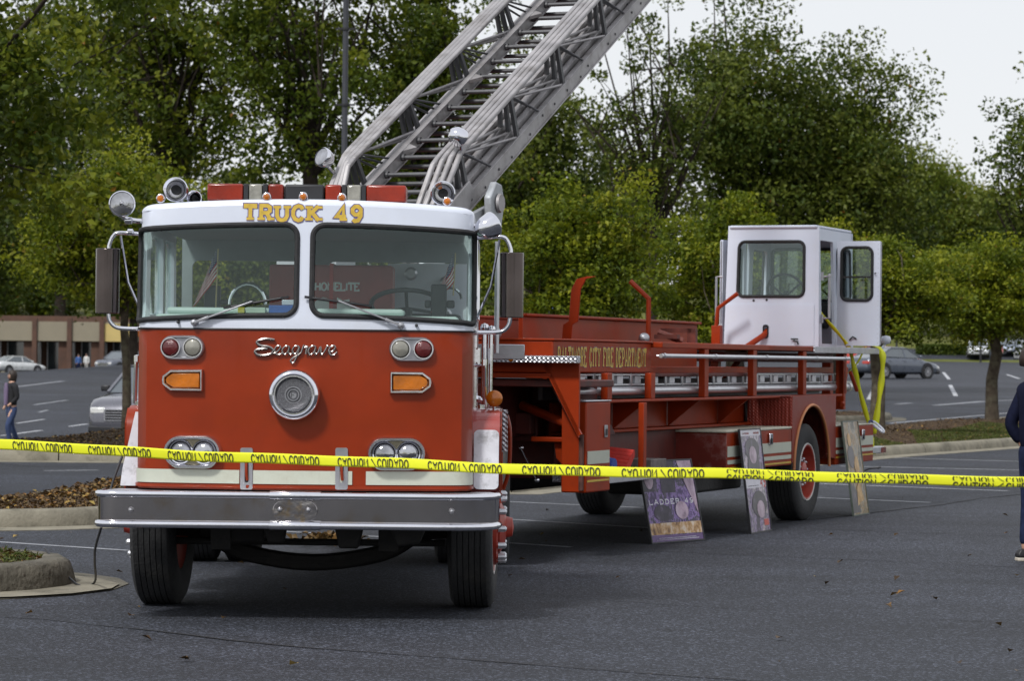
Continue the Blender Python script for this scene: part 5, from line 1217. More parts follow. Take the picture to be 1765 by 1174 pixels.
def tree(name, label, x, y, zc, rx, ry, rz, nb_, nl, br, leaf, m, bark, tr=.16, seed=0, group=None, gap=0, limbs=14, tb=0, sink=0, base=None, top=None, low=0):
    rs = np.random.RandomState(seed); z0 = H(x, y) if base is None else base
    root = thing(name, label, 'tree', (x, y, z0), 0, group)
    # crown blobs in local coordinates
    u = rs.normal(size=(nb_*3, 3)); u /= np.linalg.norm(u, axis=1)[:, None]; rad = rs.rand(nb_*3)**.42
    lump = 1 + (.16 if name == 'small_tree' else .30)*np.sin(u[:, 0]*5+seed)*np.cos(u[:, 1]*4+seed*2) + (.14 if name == 'small_tree' else .22)*np.sin(u[:, 2]*7+u[:, 0]*6+seed*3)
    P = u*(rad*lump)[:, None]; P = P[P[:, 2] > -.85+low][:nb_]
    if gap:
        g = rs.uniform(-1, 1, size=(gap, 3)); d = np.min(np.linalg.norm(P[:, None]-g[None], axis=2), axis=1); P = P[d > .30]
    Cb = P*np.array([rx, ry, rz]) + np.array([0, 0, zc-z0]); nb2 = len(Cb)
    # trunk and limbs
    mb = MB(); th = max(.8, (zc-z0)-rz*.55); wob = rs.normal(size=(5, 2))*.03
    tp = [Vector((wob[k][0]*k*.5, wob[k][1]*k*.5, th*k/4-.15*(k == 0))) for k in range(5)]
    mb.tube(tp, [tr*1.35, tr*1.0, tr*.9, tr*.85, tr*.75], 12)
    idx = rs.permutation(nb2)[:limbs*3]; mains = []
    for q, i in enumerate(idx[:limbs]):
        e = Vector(Cb[i]); s_ = tp[4].lerp(tp[3], rs.rand()*.8) if q else tp[4]; mid = s_.lerp(e, .5)+Vector((0, 0, .12*rz*rs.rand()))+Vector(rs.normal(size=3))*.06*rx
        pts = smooth_pts([s_, s_.lerp(mid, .5)+Vector(rs.normal(size=3))*.04*rx, mid, e], 3); mains.append(pts)
        rr = tr*(.30+.3*rs.rand()); mb.tube(pts, [rr*(1-.88*k/(len(pts)-1)) for k in range(len(pts))], 6, False)
    for i in idx[limbs:]:
        e = Vector(Cb[i]); pm = mains[rs.randint(len(mains))]; s_ = min((p for p in pm[2:]), key=lambda p: (p-e).length)
        mid = s_.lerp(e, .5)+Vector(rs.normal(size=3))*.05*rx; mb.tube([s_, mid, e], [tr*.14, tr*.09, tr*.03], 5, False)
    obj('trunk', mb, bark, root, smooth=60)
    nl = int(nl*1.35); leaf *= .88; per = nl//nb2
    K_ = np.repeat(np.arange(nb2), per); br_ = br*(.6+.8*rs.rand(nb2)); off = np.clip(rs.normal(size=(len(K_), 3)), -1.45, 1.45)*np.array([1, 1, .62])*br_[K_][:, None]
    C3 = Cb[K_]+off; tb_ = rs.rand(nb2)*.55
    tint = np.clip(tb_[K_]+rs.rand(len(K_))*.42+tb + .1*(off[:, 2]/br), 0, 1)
    tint = np.minimum(tint, .98); spike = rs.rand(len(K_)) < .0015; tint[spike] = 1
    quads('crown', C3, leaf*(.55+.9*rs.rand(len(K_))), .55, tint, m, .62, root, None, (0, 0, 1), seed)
    return root
G_ROW = 'small trees in a row on the kerbed island'
tree('small_tree', 'round yellow-green tree whose thin trunk stands right behind the left side of the truck cab', -6.9, 52, 3.65, 1.8, 1.6, 1.5, 280, 24000, .21, .095, LF_SMALL, BARK, .085, 11, G_ROW, limbs=16)
tree('small_tree', 'rounded green tree just right of the truck cab mirror, behind the deck box', 1.0, 46, 3.15, 1.42, 1.35, 1.38, 220, 22000, .19, .088, LF_SMALL, BARK, .11, 12, G_ROW, limbs=16, tb=-.04)
tree('small_tree', 'green tree directly left of and behind the white tiller cab', 3.95, 52, 3.1, 1.5, 1.4, 1.38, 220, 22000, .19, .090, LF_SMALL, BARK, .11, 13, G_ROW, limbs=16, tb=.0)
tree('small_tree', 'green tree whose mossy trunk stands just right of the tiller cab door', 7.25, 57.5, 3.05, 1.6, 1.4, 1.15, 220, 21000, .20, .092, LF_SMALL, BARK, .15, 14, G_ROW, limbs=16, tb=.03)
tree('small_tree', 'green tree standing alone at the right edge with its whole trunk in view', 10.95, 66, 3.15, 1.9, 1.7, 1.25, 260, 24000, .22, .10, LF_SMALL, BARK, .15, 15, G_ROW, limbs=16, tb=.0)
G_BIG = 'tall trees beyond the parking lot'
tree('maple_tree', 'nearest tall maple hanging its low branches over the upper left corner', -9.7, 44, 6.1, 4.1, 2.6, 3.9, 260, 26000, .34, .15, LF_MID, BARKD, .22, 21, G_BIG, gap=8, limbs=22)
tree('maple_tree', 'dark maple behind the left tree, its lower branches hiding the shop roof', -43, 276, 22, 15, 8, 17, 260, 26000, 1.7, .55, LF_DARK, BARKD, .6, 22, G_BIG, gap=8, limbs=22, tb=.1)
tree('maple_tree', 'tall maple with sky gaps above the left horn of the cab', -11.6, 98, 12.2, 3.9, 3.5, 5.8, 180, 15000, .50, .22, LF_MID, BARKD, .3, 23, G_BIG, gap=14, limbs=24, tb=.05)
tree('maple_tree', 'tall maple directly behind the black lamp post', -6.6, 94, 12.0, 3.4, 3.2, 5.6, 165, 14000, .48, .21, LF_MID, BARKD, .3, 24, G_BIG, gap=12, limbs=24)
tree('maple_tree', 'tall maple just left of where the aerial ladder leaves the frame', -2.9, 99, 11.6, 2.8, 3.2, 6.3, 170, 14000, .50, .21, LF_MID, BARKD, .3, 25, G_BIG, gap=9, limbs=22, tb=.0)
tree('oak_tree', 'dark oak behind the foot of the ladder and the right horn', .9, 110, 8.6, 2.6, 3, 4.8, 170, 15000, .55, .21, LF_DARK, BARKD, .3, 26, G_BIG, limbs=18, tb=.1)
tree('oak_tree', 'sparse open oak with bare branches against the sky, right of the ladder', 4.6, 96, 9.2, 2.6, 2.6, 5.0, 130, 5200, .32, .17, LF_DARK, BARKD, .22, 27, G_BIG, gap=10, limbs=44, tb=.15)
tree('oak_tree', 'tall dense dark oak with the highest crown, above and left of the tiller cab', 8.0, 104, 9.7, 2.7, 3, 4.8, 330, 27000, .60, .19, LF_DARK, BARKD, .3, 28, G_BIG, gap=2, limbs=20, tb=.14)
tree('oak_tree', 'broad dark oak rising straight above the tiller cab', 11.8, 106, 8.7, 2.8, 3, 4.2, 330, 27000, .60, .19, LF_DARK, BARKD, .3, 29, G_BIG, limbs=20, tb=.12)
tree('poplar_tree', 'yellow-green tree peeking out to the right of the dark oaks', 36.5, 276, 17.0, 6.2, 5, 6.8, 200, 17000, 1.1, .42, LF_YEL, BARKD, .28, 30, G_BIG, limbs=18)
tree('poplar_tree', 'paler yellow-green tree in the dip of the skyline', 42.5, 280, 13.0, 4.6, 4, 7.0, 190, 15000, .95, .4, LF_YEL, BARKD, .28, 31, G_BIG, limbs=18, tb=.05)
tree('oak_tree', 'dark slim tree at the right edge reaching up into the sky', 16.3, 88, 6.2, 1.9, 2.2, 4.2, 170, 13000, .42, .16, LF_DARK, BARKD, .26, 32, G_BIG, gap=5, limbs=22, tb=.12)
tree('oak_tree', 'dark bushy tree behind the right-hand island tree', 47, 278, 11.0, 5.5, 4, 5.5, 150, 12000, 1.1, .42, LF_DARK, BARKD, .22, 33, G_BIG, limbs=16, tb=.16)
# far wood on the hill
rs = random.Random(5)
far = []
far_labels = ['distant tree on the hillside behind the whole tree line', ]
seedtrees = [tree('hill_tree', 'distant green tree of the wood along the hill crest', -60, 285, H(-60, 285)+7.5, 5.5, 4.5, 7.5, 120, 7500, 1.1, .55, mm, BARKD, .35, 40+k, 'wood along the hill crest', limbs=6, tb=t_) for k, (mm, t_) in enumerate(((LF_DARK, .1), (LF_MID, 0), (LF_YEL, -.1)))]
k = 0
for row, (yy, x0_, x1_, st) in enumerate(((318, -62, 66, 8.2), (350, -66, 70, 9))):
    x = x0_
    while x < x1_:
        src = seedtrees[(k*7+row) % 3 if k % 4 else 0]; X, Y = x+rs.uniform(-2, 2), yy+rs.uniform(-9, 9)
        if not (row == 0 and 30 < x < 52):
            c = copy_tree(src) if k > 2 else seedtrees[k % 3]
            c.location = (X, Y, H(X, Y)-.2); c.rotation_euler = (0, 0, rs.uniform(0, 6)); s_ = rs.uniform(.75, 1.15) * (.8 if x > 20 else 1); c.scale = (s_, s_, s_); k += 1
        x += st
# unseen tree row added behind the camera to reflect in chrome and windshield
for i, (X, Y) in enumerate(((-44, -74), (-28, -80), (-9, -76), (9, -82), (27, -75), (44, -80))):
    c = copy_tree([o for o in SC.objects if o.name in ('maple_tree.003', 'maple_tree.004', 'oak_tree.002')][i % 3]); c.location = (X, Y, 0); c.rotation_euler = (0, 0, i*1.7); c['label'] = 'tall unseen tree added behind the photographer for reflections'; c['group'] = 'unseen trees added for reflections'

tree('oak_tree', 'dark low-branched tree in front of the shops, its leaves just left of the cab mirror', -19.6, 150, 7.4, 4.2, 3.4, 4.4, 220, 15000, .75, .28, LF_DARK, BARKD, .24, 51, G_BIG, limbs=14, tb=.05)
tree('oak_tree', 'dark tree hanging over the shop roof at the left frame edge', -28.6, 148, 7.6, 4.9, 3.4, 4.6, 240, 16000, .78, .28, LF_DARK, BARKD, .24, 52, G_BIG, limbs=14, tb=.05)
# hedge
rs_ = np.random.RandomState(3); n_ = 9000; q = rs_.rand(n_, 3); hx0, hx1 = 36.5, 41.5
C3 = np.column_stack([hx0+q[:, 0]*(hx1-hx0), 261+q[:, 1]*1.6, 1.8+q[:, 2]*1.55])
o = quads('hedge', C3, .2*(.6+rs_.rand(n_)), .4, rs_.rand(n_)*.5+.2, LF_DARK, .6, None, None, (0, 0, 1), 9); tag(o, 'clipped dark hedge at the far edge of the lot left of the white car', 'hedge')
C3 = np.column_stack([42+q[:, 0]*9, 266+q[:, 1]*1.2, 2.4+q[:, 2]*.8])

# ------------------------------------------------------------------ lamp post
lpst = thing('lamp_post', 'tall black lamp post rising among the trees above the cab', 'lamp post', (-4.68, 80, H(-4.68, 80)))
mb = MB(); mb.lathe([(.14, 0), (.12, .4), (.085, .5), (.078, 13)], None, 14, 'z'); obj('pole', mb, mat('black_pole', (.03, .032, .04), .5), lpst, smooth=60)
for z in (10.5, 8.4): mb = MB(); mb.lathe([(.085, -.03), (.12, -.03), (.12, .03), (.085, .03)], T((0, 0, z)), 14, 'z'); mb.box(-.28, .28, -.02, .02, z-.025, z+.025); obj('banner_bracket', mb, BLACK, lpst)
mb = MB(); mb.box(-.2, .2, -.9, .2, 13, 13.2); obj('lamp_head', mb, BLACK, lpst, bevel=.03)
for px, Y, lab in ((1690, 250, 'thin dark post beside the white car far right'), (1545, 240, 'thin post standing on the grass beyond the grey sedan')):
    X = (px-882)/5000*Y; mb = MB(); mb.tube([(0, 0, -.1), (0, 0, 5.5)], .09, 8); o = obj('post', mb, BLACK); o.location = (X, Y, H(X, Y)); tag(o, lab, 'post')

# ------------------------------------------------------------------ shops
BRICK = mat('shop_brick', (.085, .043, .028), .85, 0, 0, .22, 1.2, .1, 20)
FASC = mat('beige_fascia', (.24, .21, .15), .8, 0, 0, .06, 1)
FASY = mat('yellow_fascia', (.50, .38, .14), .8, 0, 0, .06, 1)
SHOPIN = mat('shop_shade', (.04, .038, .036), .6)
bd = thing('shop_building', 'low brick shopping row with beige fascia boards behind the left car park', 'building', (-40, 250, 0))
mb = MB(); mb.box(-25, 22, 5, 14, 0, 5.0); obj('wall', mb, BRICK, bd)
mb = MB(); mb.box(-25, 22, -.2, 4.99, 4.2, 4.45); obj('canopy_roof', mb, FASC, bd)
piers = [-18.5, -15, -11.5, -8, -4.6, -1.1, 1.9, 4.7, 7.6, 10.6, 13.6, 16.6, 19.6]
for x in piers:
    mb = MB(); mb.box(x-.2, x+.2, -.45, .2, 0, 4.75); mb.box(x-1.0, x-.21, .15, .6, 0, 2.75); obj('brick_pier', mb, BRICK, bd)
for i, (a, b) in enumerate(zip(piers, piers[1:])):
    mb = MB(); mb.box(a+.21, b-.21, -.25, .0, 2.78, 4.3); obj('fascia_board', mb, FASY if i == 7 else FASC, bd)
    mb = MB(); mb.box(a+.3, b-.3, 4.9, 4.96, .3, 2.7); obj('shop_window', mb, CARGL, bd)
    mb = MB()
    for q in (0, .5, 1): mb.box(a+.3+(b-a-.6)*q-.04, a+.3+(b-a-.6)*q+.04, 4.84, 4.89, .1, 2.7)
    obj('window_frame', mb, STEEL, bd)
mb = MB()
for k, cx in enumerate((-.95, -.45, 0, .4)): mb.box(cx-.18, cx+.18, -.29, -.26, 3.35, 3.8)
obj('sign_letters', mb, [mat('sign_dark', (.05, .03, .03), .6)][0], bd, T((9.1, 0, 0))); mb = MB(); mb.lathe([(0, -.02), (.4, -.02), (.42, 0)], T((8.0, -.27, 3.6)), 16); obj('sign_disc', mb, mat('sign_orange', (.6, .16, .02), .6), bd)
mb = MB(); mb.lathe([(0, -.02), (.5, -.02), (.52, 0)], T((10.2, -.27, 3.5)), 16); obj('sign_disc', mb, mat('sign_dark', (.05, .03, .03), .6), bd)
mb = MB(); mb.box(-25, 22, -1.5, 5, -.02, .12); obj('walkway', mb, CONC, bd)
# ------------------------------------------------------------------ cars
HUBM = mat('alloy_wheel', (.45, .45, .47), .35, .8, 0, .1, 10)
def car(name, label, cat, x, y, rz, col, kind='sedan', z=None):
    z = H(x, y) if z is None else z
    root = thing(name, label, cat, (x, y, z), R(rz), 'cars parked in the lot')
    PM = mat('car_paint_%s' % name + str(col), col, .25, .35, .8, .04, 2)
    if kind == 'sedan':
        W_, st = .91, [(-2.36, .50, .30, .74), (-2.28, .64, .22, .86), (-2.0, .74, .20, .93), (-1.5, .82, .20, .97), (-1.05, .92, .20, 1), (-.2, .96, .20, 1), (1.0, .98, .20, 1), (1.6, 1.02, .22, .99), (2.1, 1.0, .26, .95), (2.3, .92, .30, .90), (2.38, .62, .36, .80)]
        gh = ((-1.12, .93), (-.30, 1.40), (.75, 1.42), (1.62, 1.02)); wb = (-1.42, 1.38); wr = .33
    elif kind == 'suv':
        W_, st = .95, [(-2.40, .62, .36, .78), (-2.33, .86, .26, .90), (-2.1, .98, .24, .96), (-1.6, 1.04, .24, .99), (-1.15, 1.10, .24, 1), (0, 1.12, .24, 1), (1.2, 1.14, .24, 1), (1.9, 1.14, .26, .98), (2.25, 1.10, .32, .95), (2.36, .8, .36, .9)]
        gh = ((-1.22, 1.10), (-.45, 1.66), (1.55, 1.66), (2.20, 1.15)); wb = (-1.45, 1.42); wr = .38
    else:
        W_, st = 1.0, [(-2.9, .6, .4, .8), (-2.8, .95, .3, .95), (-2.3, 1.2, .3, 1), (-1.9, 1.3, .3, 1), (0, 1.3, .3, 1), (2.6, 1.3, .3, 1), (2.75, 1.2, .4, .98)]
        gh = ((-2.2, 1.28), (-1.5, 2.55), (2.6, 2.6), (2.72, 1.3)); wb = (-1.8, 1.7); wr = .40
    mb = MB(); vs = []
    for yy, zt_, zl, wf in st:
        w = W_*wf; half = [(w*.80, zl), (w*.97, zl+.10), (w, (zl+zt_)/2), (w*.985, zt_-.12), (w*.93, zt_-.03), (w*.75, zt_), (0, zt_+.02)]
        ring = [(a, yy, b) for a, b in half] + [(-a, yy, b) for a, b in reversed(half[:-1])]; vs += ring
    n_ = 13; fs = [(j*n_+k, (j+1)*n_+k, (j+1)*n_+(k+1) % n_, j*n_+(k+1) % n_) for j in range(len(st)-1) for k in range(n_)]
    fs += [tuple(range(n_)), tuple(reversed([(len(st)-1)*n_+k for k in range(n_)]))]
    mb.add(vs, fs); b = obj('body', mb, PM, root, smooth=50)
    (y0, z0), (y1, z1), (y2, z2), (y3, z3) = gh; wb_, wt_ = W_*.90, W_*.70 if kind != 'van' else W_*.86
    q = [(-wb_, y0, z0), (wb_, y0, z0), (wt_, y1, z1), (-wt_, y1, z1), (wt_, y2, z2), (-wt_, y2, z2), (wb_, y3, z3), (-wb_, y3, z3)]
    gm = PM if kind == 'van' else CARGL
    mb = MB(); mb.add(q, [(0, 1, 2, 3)]); obj('windshield', mb, CARGL, root, smooth=0)
    mb = MB(); mb.add(q, [(7, 5, 4, 6)]); obj('rear_window', mb, gm, root, smooth=0)
    for f in ((1, 6, 4, 2), (0, 3, 5, 7)): mb = MB(); mb.add(q, [f]); obj('side_windows', mb, gm, root, smooth=0)
    mb = MB(); mb.add([(-wt_*1.02, y1-.03, z1), (wt_*1.02, y1-.03, z1), (wt_*1.02, y2+.03, z2), (-wt_*1.02, y2+.03, z2), (-wt_*.85, y1+.12, z1+.05), (wt_*.85, y1+.12, z1+.05), (wt_*.85, y2-.1, z2+.05), (-wt_*.85, y2-.1, z2+.05)],
        [(0,1,5,4),(1,2,6,5),(2,3,7,6),(3,0,4,7),(4,5,6,7),(3,2,1,0)]); obj('roof', mb, PM, root, smooth=60)
    mb = MB(); V = [Vector(p) for p in q]
    for a, c in ((0, 3), (1, 2), (6, 4), (7, 5), (3, 5), (2, 4)): mb.bar(V[a], V[c], .07, .05)
    for s_ in (1, -1):
        for f_ in ((.42,) if kind == 'sedan' else (.35, .68)):
            yb = y0+(y3-y0)*(.40 if f_ == .42 else f_); yt = min(max(yb, y1), y2); mb.bar((s_*wb_, yb, z0+.02), (s_*wt_, yt, z1), .06, .04)
    obj('pillars', mb, PM, root)
    for yy in wb:
        for s_ in (1, -1):
            mb = MB(); mb.lathe([(0, 0), (wr+.07, 0), (wr+.07, -.05*s_)], T((s_*(W_+.004), yy, wr+.02)), 24, 'x'); obj('wheel_arch', mb, BLACK, root)
            mb = MB(); mb.lathe([(wr*.64, .03*s_), (wr*.95, .03*s_), (wr, .0), (wr, -.2*s_), (0, -.2*s_)], None, 28, 'x'); wh = obj('wheel', mb, TYRE, root, T((s_*(W_-.0), yy, wr)))
            mb = MB(); mb.lathe([(0, .012*s_), (wr*.66, .012*s_)], None, 24, 'x'); obj('brake_disc', mb, BLACK, wh)
            mb = MB(); mb.lathe([(wr*.58, .02*s_), (wr*.66, .03*s_), (wr*.68, .015*s_)], None, 24, 'x'); mb.lathe([(0, .035*s_), (.07, .03*s_), (.07, .01*s_)], None, 12, 'x')
            for k in range(10): a = R(36*k); mb.bar((.024*s_, 0, 0), (.024*s_, wr*.62*math.cos(a), wr*.62*math.sin(a)), .028, .014, up=(1, 0, 0))
            obj('rim', mb, HUBM, wh)
    f0, f1 = st[1], st[-2]
    for s_ in (1, -1):
        zc = f0[1]-.04; mb = MB(); mb.box(*sorted((s_*W_*.52, s_*W_*.86)), st[0][0]+.02, st[1][0]+.12, zc-.16, zc-.02); obj('headlight', mb, mat('car_headlamp', (.75, .75, .72), .1, .2, 1), root, bevel=.03)
        zr = f1[1]-.16; mb = MB(); mb.box(*sorted((s_*W_*.45, s_*W_*.90)), st[-2][0]-.10, st[-1][0]-.0, zr-.10, zr+.04); obj('tail_light', mb, mat('car_tail_lamp', (.45, .03, .02), .15, 0, 1), root, bevel=.02)
        mb = MB(); mb.box(*sorted((s_*(W_-.02), s_*(W_+.17))), y0+.22, y0+.34, z0+.02, z0+.15); obj('wing_mirror', mb, PM if kind == 'sedan' else BLACK, root, bevel=.03)
        for yy in (.0, .95): mb = MB(); mb.box(*sorted((s_*(W_*.98), s_*(W_*1.01))), yy, yy+.16, z0-.14, z0-.11); obj('door_handle', mb, PM, root)
    mb = MB(); mb.box(-W_*.5, W_*.5, st[0][0]-.01, st[1][0]+.05, f0[1]-.30 if kind == 'sedan' else f0[1]-.34, f0[1]-.10); g = obj('grille', mb, BLACK, root, bevel=.02)
    mb = MB(); zz = f0[1]-.30 if kind == 'sedan' else f0[1]-.34; yg = st[0][0]-.025
    for k in range(5): zk = zz+.01+k*((f0[1]-.1-zz-.02)/4); mb.box(-W_*.5, W_*.5, yg, yg+.015, zk-.008, zk+.008)
    for xx in (-W_*.5, W_*.5): mb.box(xx-.012, xx+.012, yg, yg+.015, zz, f0[1]-.1)
    obj('grille_bars', mb, CHROME, g)
    mb = MB(); mb.box(-W_*.9, W_*.9, st[0][0]-.005, st[1][0]+.1, st[1][2]+.0, st[1][2]+.16); obj('lower_bumper', mb, BLACK, root, bevel=.04)
    mb = MB(); mb.box(-.16, .16, st[-1][0]-.0, st[-1][0]+.012, .62, .72); obj('number_plate', mb, WHITE, root)
    return root
car('sedan', 'white sedan parked in front of the brick shops at the far left', 'car', -40.6, 238, 135, (.72, .73, .72))
car('suv', 'dark-nosed silver suv parked in front of the yellow shop sign', 'car', -30.6, 228, -32, (.13, .14, .17), 'suv')
car('suv', 'pale silver suv with a big chrome grille behind the mulch mound left of the cab', 'car', -7.45, 62.6, -13, (.12, .12, .14), 'suv')
car('sedan', 'dark blue-grey sedan seen from its rear right beyond the tiller cab', 'car', 17.7, 135, 128, (.10, .115, .145))
car('sedan', 'red car partly hidden behind the grey sedan', 'car', 22.0, 172, 60, (.42, .03, .015))
car('suv', 'white suv facing the camera far away beside the hedge', 'car', 41.6, 259, -8, (.72, .74, .76), 'suv')
car('sedan', 'pale blue-grey car beside the person in pink', 'car', 45.2, 262, -30, (.42, .48, .58))
car('van', 'white van at the right edge of the far lot', 'van', 45.6, 246, -78, (.72, .73, .74), 'van')
car('sedan', 'light blue car on the hill seen above the red deck box', 'car', 5.4, 297, 250, (.20, .30, .52))

# ------------------------------------------------------------------ people
SKIN = mat('skin', (.50, .29, .20), .55); HAIRD = mat('dark_hair', (.025, .015, .010), .6, 0, 0, .3, 20)
def skinmesh(name, V, E, m, parent, sub=2, root=0):
    me = bpy.data.meshes.new(name); me.from_pydata([v[:3] for v in V], E, []); me.materials.append(m)
    o = bpy.data.objects.new(name, me); COL.objects.link(o); o.parent = parent
    s = o.modifiers.new('skin', 'SKIN'); s.use_smooth_shade = True
    for i, v in enumerate(V):
        r_ = v[3]; sv = me.skin_vertices[0].data[i]; sv.radius = (r_ if not isinstance(r_, tuple) else r_[0], r_ if not isinstance(r_, tuple) else r_[1]); sv.use_root = (i == root)
    sb = o.modifiers.new('sub', 'SUBSURF'); sb.levels = sub; sb.render_levels = sub
    return o
def person(label, x, y, rz, h, jm, pm, sm, hair, hairlong=True, arms=None, legs=None, z=None, group='people walking in the car park', shirt=None, fingers=False):
    z = H(x, y) if z is None else z; k = h/1.7
    root = thing('person', label, 'person', (x, y, z), R(rz), group); root.scale = (k, k, k)
    arms = arms or {1: [(.19, .0, 1.40), (.24, .02, 1.12), (.22, -.06, .88)], -1: [(-.19, .0, 1.40), (-.24, .02, 1.12), (-.22, -.06, .88)]}
    legs = legs or {1: [(.09, 0, .90), (.10, -.02, .50), (.10, .05, .09)], -1: [(-.09, 0, .90), (-.10, .03, .50), (-.10, .0, .09)]}
    V = [(0, 0, .95, .10), (0, 0, 1.2, .10), (0, .01, 1.42, .07), (0, .0, 1.50, .050), (0, -.01, 1.56, .062), (0, -.012, 1.62, .078), (0, -.005, 1.68, .06)]; E = [(0, 1), (1, 2), (2, 3), (3, 4), (4, 5), (5, 6)]
    V.append((0, -.085, 1.585, .012)); E.append((5, 7)); 
    hv = {}
    for s_ in (1, -1):
        a = arms[s_]; i = len(V); V += [(*a[0], .04), (*a[1], .035), (*a[2], .026)]; E += [(2, i), (i, i+1), (i+1, i+2)]
        d = (Vector(a[2])-Vector(a[1])).normalized(); w = Vector(a[2]); i2 = len(V); V.append((*(w+d*.07), (.036, .018))); E.append((i+2, i2))
        side = d.cross(Vector((1, 0, 0))).normalized()
        if fingers:
            for q in range(4):
                b = w+d*.10+side*(.018*(q-1.5)); j = len(V); V += [(*b, .009), (*(b+d*.035), .008), (*(b+d*.062+Vector((-.012*s_, 0, 0))), .007)]; E += [(i2, j), (j, j+1), (j+1, j+2)]
            j = len(V); b = w+d*.045+side*.035; V += [(*b, .010), (*(b+d*.03+side*.015), .009)]; E += [(i2, j), (j, j+1)]
        l_ = legs[s_]; i = len(V); V += [(*l_[0], .075), (*l_[1], .05), (*l_[2], .035)]; E += [(0, i), (i, i+1), (i+1, i+2)]
        i = len(V); V.append((l_[2][0], l_[2][1]-.10, .045, .028)); E.append((i-1, i))
    skinmesh('body', V, E, SKIN, root)
    V = [(0, .0, .84, (.165, .125)), (0, 0, 1.10, (.155, .115)), (0, .0, 1.30, (.175, .12)), (0, .005, 1.42, (.12, .09)), (0, .01, 1.475, (.07, .06))]; E = [(0, 1), (1, 2), (2, 3), (3, 4)]
    for s_ in (1, -1):
        a = arms[s_]; i = len(V); V += [(*a[0], .072), (*a[1], .058), (*Vector(a[1]).lerp(Vector(a[2]), .9), .044)]; E += [(3, i), (i, i+1), (i+1, i+2)]
    skinmesh('jacket', V, E, jm, root)
    if shirt:
        mb = MB(); mb.prism([(-.05, .95), (.05, .95), (.07, 1.3), (.03, 1.45), (-.03, 1.45), (-.07, 1.3)], -.165, -.10); obj('shirt_front', mb, shirt, root, bevel=.02)
    V = [(0, 0, 1.02, (.13, .10)), (0, 0, .88, (.14, .11))]; E = [(0, 1)]
    for s_ in (1, -1):
        l_ = legs[s_]; i = len(V); V += [(l_[0][0], l_[0][1], l_[0][2]-.1, .095), (*l_[1], .066), (*Vector(l_[1]).lerp(Vector(l_[2]), .93), .052)]; E += [(1, i), (i, i+1), (i+1, i+2)]
    skinmesh('jeans', V, E, pm, root)
    for s_ in (1, -1):
        l_ = legs[s_][2]; mb = MB()
        P = [(-.045, .07), (-.05, -.05), (-.045, -.16), (-.02, -.20), (.02, -.20), (.045, -.16), (.05, -.05), (.045, .07)]
        P = [(l_[0]+a, l_[1]+b) for a, b in P]; n_ = 8; zb = max(0, l_[2]-.09)
        vs = [(a, b, zb+.0) for a, b in P]+[(a, b, zb+.028) for a, b in P]; mb.add(vs, [tuple(reversed(range(8))), tuple(range(8, 16))]+[(i, (i+1) % 8, (i+1) % 8+8, i+8) for i in range(8)]); sh = obj('shoe_sole', mb, mat('pale_sole', (.55, .5, .42), .7), root, bevel=.006)
        mb = MB(); c = Vector((l_[0], l_[1]-.06)); P2 = [(c.x+(a-c.x)*.6, c.y+(b-c.y)*.62+.02) for a, b in P]
        vs = [(a, b, zb+.029) for a, b in P]+[(a, b, zb+.06) for a, b in P]+[(a, b, zb+.10) for a, b in P2]; mb.add(vs, [tuple(reversed(range(8))), tuple(range(16, 24))]+[(i+o, (i+1) % 8+o, (i+1) % 8+8+o, i+8+o) for i in range(8) for o in (0, 8)]); obj('shoe', mb, sm, root, bevel=.012)
    mb = MB(); mb.lathe([(0, .115), (.05, .105), (.085, .065), (.100, .01), (.095, -.05), (.085, -.10 if hairlong else -.055), (.06, -.20 if hairlong else -.06), (0, -.2 if hairlong else -.06)], T((0, .022, 1.625)), 16, 'z'); obj('hair', mb, hair, root, smooth=80)
    mb = MB()
    for s_ in (1, -1): mb.lathe([(0, -.006), (.009, -.004), (.010, 0)], T((.03*s_, -.088, 1.62)), 8)
    obj('eyes', mb, BLACK, root)
    mb = MB(); mb.box(-.022, .022, -.088, -.078, 1.548, 1.556); obj('mouth', mb, mat('lips', (.35, .1, .08), .5), root)
    return root
NAVY = mat('navy_hoodie', (.010, .012, .028), .95, 0, 0, .2, 30, spec=.05); JEAN = mat('dark_jeans', (.018, .025, .06), .9, 0, 0, .25, 25, spec=.1); JEAN2 = mat('blue_jeans', (.03, .05, .12), .9, 0, 0, .25, 25)
person('person in navy top and dark jeans cut off by the right edge', 4.24, 23.55, 100, 1.72, NAVY, JEAN, BLACK, HAIRD, False,
    arms={1: [(.17, .0, 1.38), (.20, .13, 1.10), (.17, .03, .93)], -1: [(-.17, .0, 1.38), (-.26, .10, 1.12), (-.22, .02, .92)]},
    legs={1: [(.09, 0, .90), (.09, .0, .50), (.09, .03, .09)], -1: [(-.09, 0, .90), (-.09, -.02, .50), (-.09, .0, .09)]}, fingers=True, z=0)
person('woman with long dark hair, black cardigan and jeans at the left edge', -10.68, 62, -55, 1.66, mat('black_cardigan', (.012, .012, .014), .95), JEAN2, BLACK, HAIRD, True,
    arms={1: [(.18, 0, 1.38), (.21, .04, 1.12), (.13, -.10, .98)], -1: [(-.18, 0, 1.38), (-.22, .04, 1.12), (-.18, -.08, .92)]},
    legs={1: [(.09, 0, .90), (.10, -.14, .50), (.10, -.06, .09)], -1: [(-.09, 0, .90), (-.10, .05, .50), (-.10, .22, .12)]}, z=H(-10.68, 62), shirt=mat('mauve_shirt', (.16, .12, .20), .8))
person('person in a pink top and black trousers beside the white van far right', 42.9, 255, 0, 1.7, mat('pink_top', (.45, .16, .14), .8), BLACK, BLACK, HAIRD, True)
person('person in blue by the brick pier of the shops', -36.6, 245, 30, 1.65, mat('blue_shirt', (.05, .12, .32), .8), JEAN, BLACK, HAIRD, False)
